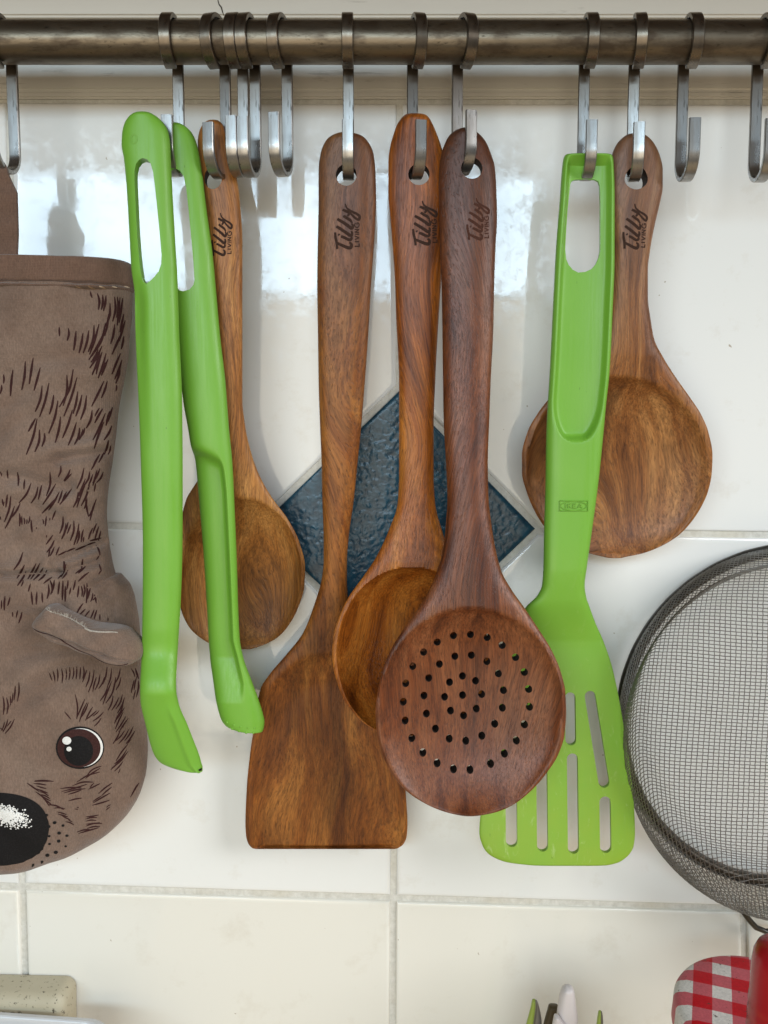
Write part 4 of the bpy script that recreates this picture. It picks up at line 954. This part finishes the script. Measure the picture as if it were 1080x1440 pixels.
link('cap_mark', mesh('cap_mark', V, Fs), M_yel, t)

# ------------------------------------------------------------------ things standing along the bottom edge
def bar(name, pts, dep, ft, bt, mat, p=3.0, end=(5, 0), root=None, org=(0, 0, 0)):
    l = Loft(pts, dep, ft, bt, p, None, None, end); V, Fs = l.build(60, 20); return link(name, mesh(name, V, Fs, org, sharp=50), mat, root)
m = Mt('white_handle_plastic'); m.set(Base_Color=m.mix((.66, .61, .60), (.56, .51, .49), m.noise(m.map(), 60, 3)), Roughness=.35); M_wh = m.m
m = Mt('olive_brown_plastic'); m.set(Base_Color=m.mix((.055, .036, .012), (.075, .05, .02), m.noise(m.map(), 90, 3)), Roughness=.5); M_ob = m.m
m = Mt('lime_plastic'); m.set(Base_Color=m.mix((.26, .34, .05), (.32, .40, .08), m.noise(m.map(), 60, 3)), Roughness=.4); M_li = m.m
m = Mt('grey_steel_side'); m.set(Base_Color=(.20, .18, .16, 1), Roughness=.4, Metallic=.4); M_gs = m.m
o0 = P(797, 1440, .06)
t = thing('white_handle', 'rounded white plastic handle tip sticking up at the bottom edge', 'handle', o0)
bar('grip', [(1386,796,802),(1388,793,805),(1392,790,807),(1400,787,808.5),(1412,785,810),(1425,783,812),(1440,781,813),(1500,775,816),(1640,770,822)], [(1386,62),(1640,66)], .0035, .0035, M_wh, 3, (6, 4), t, o0)
bar('collar', [(1427,780,783),(1431,778.5,788),(1438,777,794),(1446,775.5,801),(1456,774,806),(1480,772,808),(1640,766,812)], [(1427,66.5),(1640,70)], .0026, .0020, M_wh, 3, (3, 3), t, o0)
o0 = P(775, 1440, .05); bb_ = bar('brown_handle', [(1413,773,784),(1414.5,771.5,785),(1420,770,786),(1440,764.5,786),(1500,752,784),(1640,735,780)], [(1413,52),(1640,56)], .0025, .0025, M_ob, 4, (3, 3), None, o0); bb_.location = o0
tag(bb_, 'flat olive brown handle just left of the white handle tip', 'handle')
for pts, pts2, dd, lab in (([(1405,750,752),(1408,748,753),(1415,746.5,753),(1425,744,752),(1440,740,750),(1640,700,722)], [(1406,752,753.5),(1415,753,758),(1440,750,762),(1640,722,750)], 45, 'pale green pointed blade tip left of the olive brown handle'),
                 ([(1421,843,845),(1424,841.5,845),(1432,840,845),(1440,839,845),(1640,825,838)], [(1422,845,846),(1440,845,848),(1640,838,846)], 48, 'small pale green pointed blade tip right of the white handle')):
    o0 = P(pts[0][1], 1440, dd / 1000); t = thing('pointed_blade', lab, 'blade', o0, 'pale green blade tips at the bottom edge')
    bar('edge', pts, [(pts[0][0], dd + 6), (1640, dd + 12)], .0015, .0015, M_li, 2.5, (4, 3), t, o0)
    bar('side', pts2, [(pts2[0][0], dd + 2), (1640, dd + 8)], .0012, .0012, M_gs, 3, (4, 3), t, o0)
# grimy ledge block and clear-white container rim, bottom left
m = Mt('grimy_cream_block'); n = m.noise(m.map(), 420, 4, .6)
sx = m.n.new('ShaderNodeSeparateXYZ'); m.l(m.tc.outputs['Object'], sx.inputs[0])
c = m.mix((.52, .47, .34), (.44, .38, .26), m.noise(m.map(), 60, 4)); c = m.mix(c, (.05, .035, .02), m.ramp(n, [(.32, .9), (.40, 0.0)]))
m.set(Base_Color=c, Roughness=.6); M_blk = m.m
def box(name, a, b, mat, root=None, bev=.003, loc=(0, 0, 0)):
    bm = bmesh.new(); bmesh.ops.create_cube(bm, size=1); 
    for v in bm.verts: v.co = Vector((a[i] + (v.co[i] + .5) * (b[i] - a[i]) for i in range(3)))
    bmesh.ops.bevel(bm, geom=bm.edges[:], offset=bev, segments=5, affect='EDGES')
    me = bpy.data.meshes.new(name); bm.to_mesh(me); bm.free(); me.polygons.foreach_set('use_smooth', [True]*len(me.polygons)); me.set_sharp_from_angle(angle=.7)
    return link(name, me, mat, root, loc)
q = P(99, 1387, .012); V = []; Fs = []
secs = [(0, .0025)] + [(.006 * (1 - math.cos(t_)), .0165 + .006 * math.sin(t_)) for t_ in np.linspace(0, math.pi / 2, 7)]
for ins, yy in secs:
    hx, hz, rr_ = .080 - ins, .026 - ins, .0062
    for k, (sx_, sz_) in enumerate(((1, 1), (-1, 1), (-1, -1), (1, -1))):
        for i in range(8): a = math.pi/2*(k + i/7); V.append((-.080 + sx_*(hx-rr_) + rr_*math.cos(a), -yy, -.026 + sz_*(hz-rr_) + rr_*math.sin(a)))
for i in range(len(secs) - 1):
    for j in range(32): Fs.append((i*32+j, i*32+(j+1) % 32, (i+1)*32+(j+1) % 32, (i+1)*32+j))
Fs += [tuple(range(32)), tuple((len(secs)-1)*32+j for j in range(32))]
bl = link('socket_box', mesh('socket_box', V, Fs, sharp=50), M_blk, None, (q.x, 0, q.z)); bl.rotation_euler = (0, math.radians(1.2), 0)
tag(bl, 'grime-speckled cream plastic box fixed to the wall in the bottom left corner', 'box')
m = Mt('milky_container_plastic'); m.set(Base_Color=m.mix((.62, .61, .60), (.70, .70, .69), m.noise(m.map(), 40, 3)), Roughness=.18); m.b.inputs['Transmission Weight'].default_value = .15; M_milk = m.m
q = P(150, 1432, .022); q.y = -.070
t = thing('storage_container', 'milky white plastic container rim along the bottom left edge', 'container', (q.x - .10, q.y, q.z - .0700))
t.rotation_euler = (0, math.radians(2.8), math.radians(-2))
V = []; Fs = []
def rrect(hx, hy, r, z, n=8):
    out = []
    for k, (sx_, sy_) in enumerate(((1, 1), (-1, 1), (-1, -1), (1, -1))):
        for i in range(n): a = math.pi/2*(k + i/(n-1)); out.append((sx_*(hx-r) + r*math.cos(a), sy_*(hy-r) + r*math.sin(a), z))
    return out
def shell(sections, nm):
    V = []; Fs = []
    for s_ in sections: V += rrect(*s_)
    n = 32
    for i in range(len(sections) - 1):
        for j in range(n): Fs.append((i*n+j, i*n+(j+1) % n, (i+1)*n+(j+1) % n, (i+1)*n+j))
    Fs += [tuple(range(n)), tuple((len(sections)-1)*n+j for j in range(n))]
    return link(nm, mesh(nm, V, Fs, sharp=40), M_milk, t)
shell([(.092, .035, .010, 0), (.094, .037, .012, .003), (.0985, .0405, .012, .071), (.0970, .0390, .012, .071), (.0925, .0355, .011, .005), (.091, .034, .010, .004)], 'container_body')
shell([(.0988, .0408, .012, .0712), (.102, .044, .014, .0712), (.1035, .0455, .015, .0735), (.1035, .0455, .015, .0775), (.102, .044, .014, .0795), (.0995, .0415, .012, .0797), (.0985, .0405, .012, .0785), (.0980, .0400, .012, .0720)], 'rim')
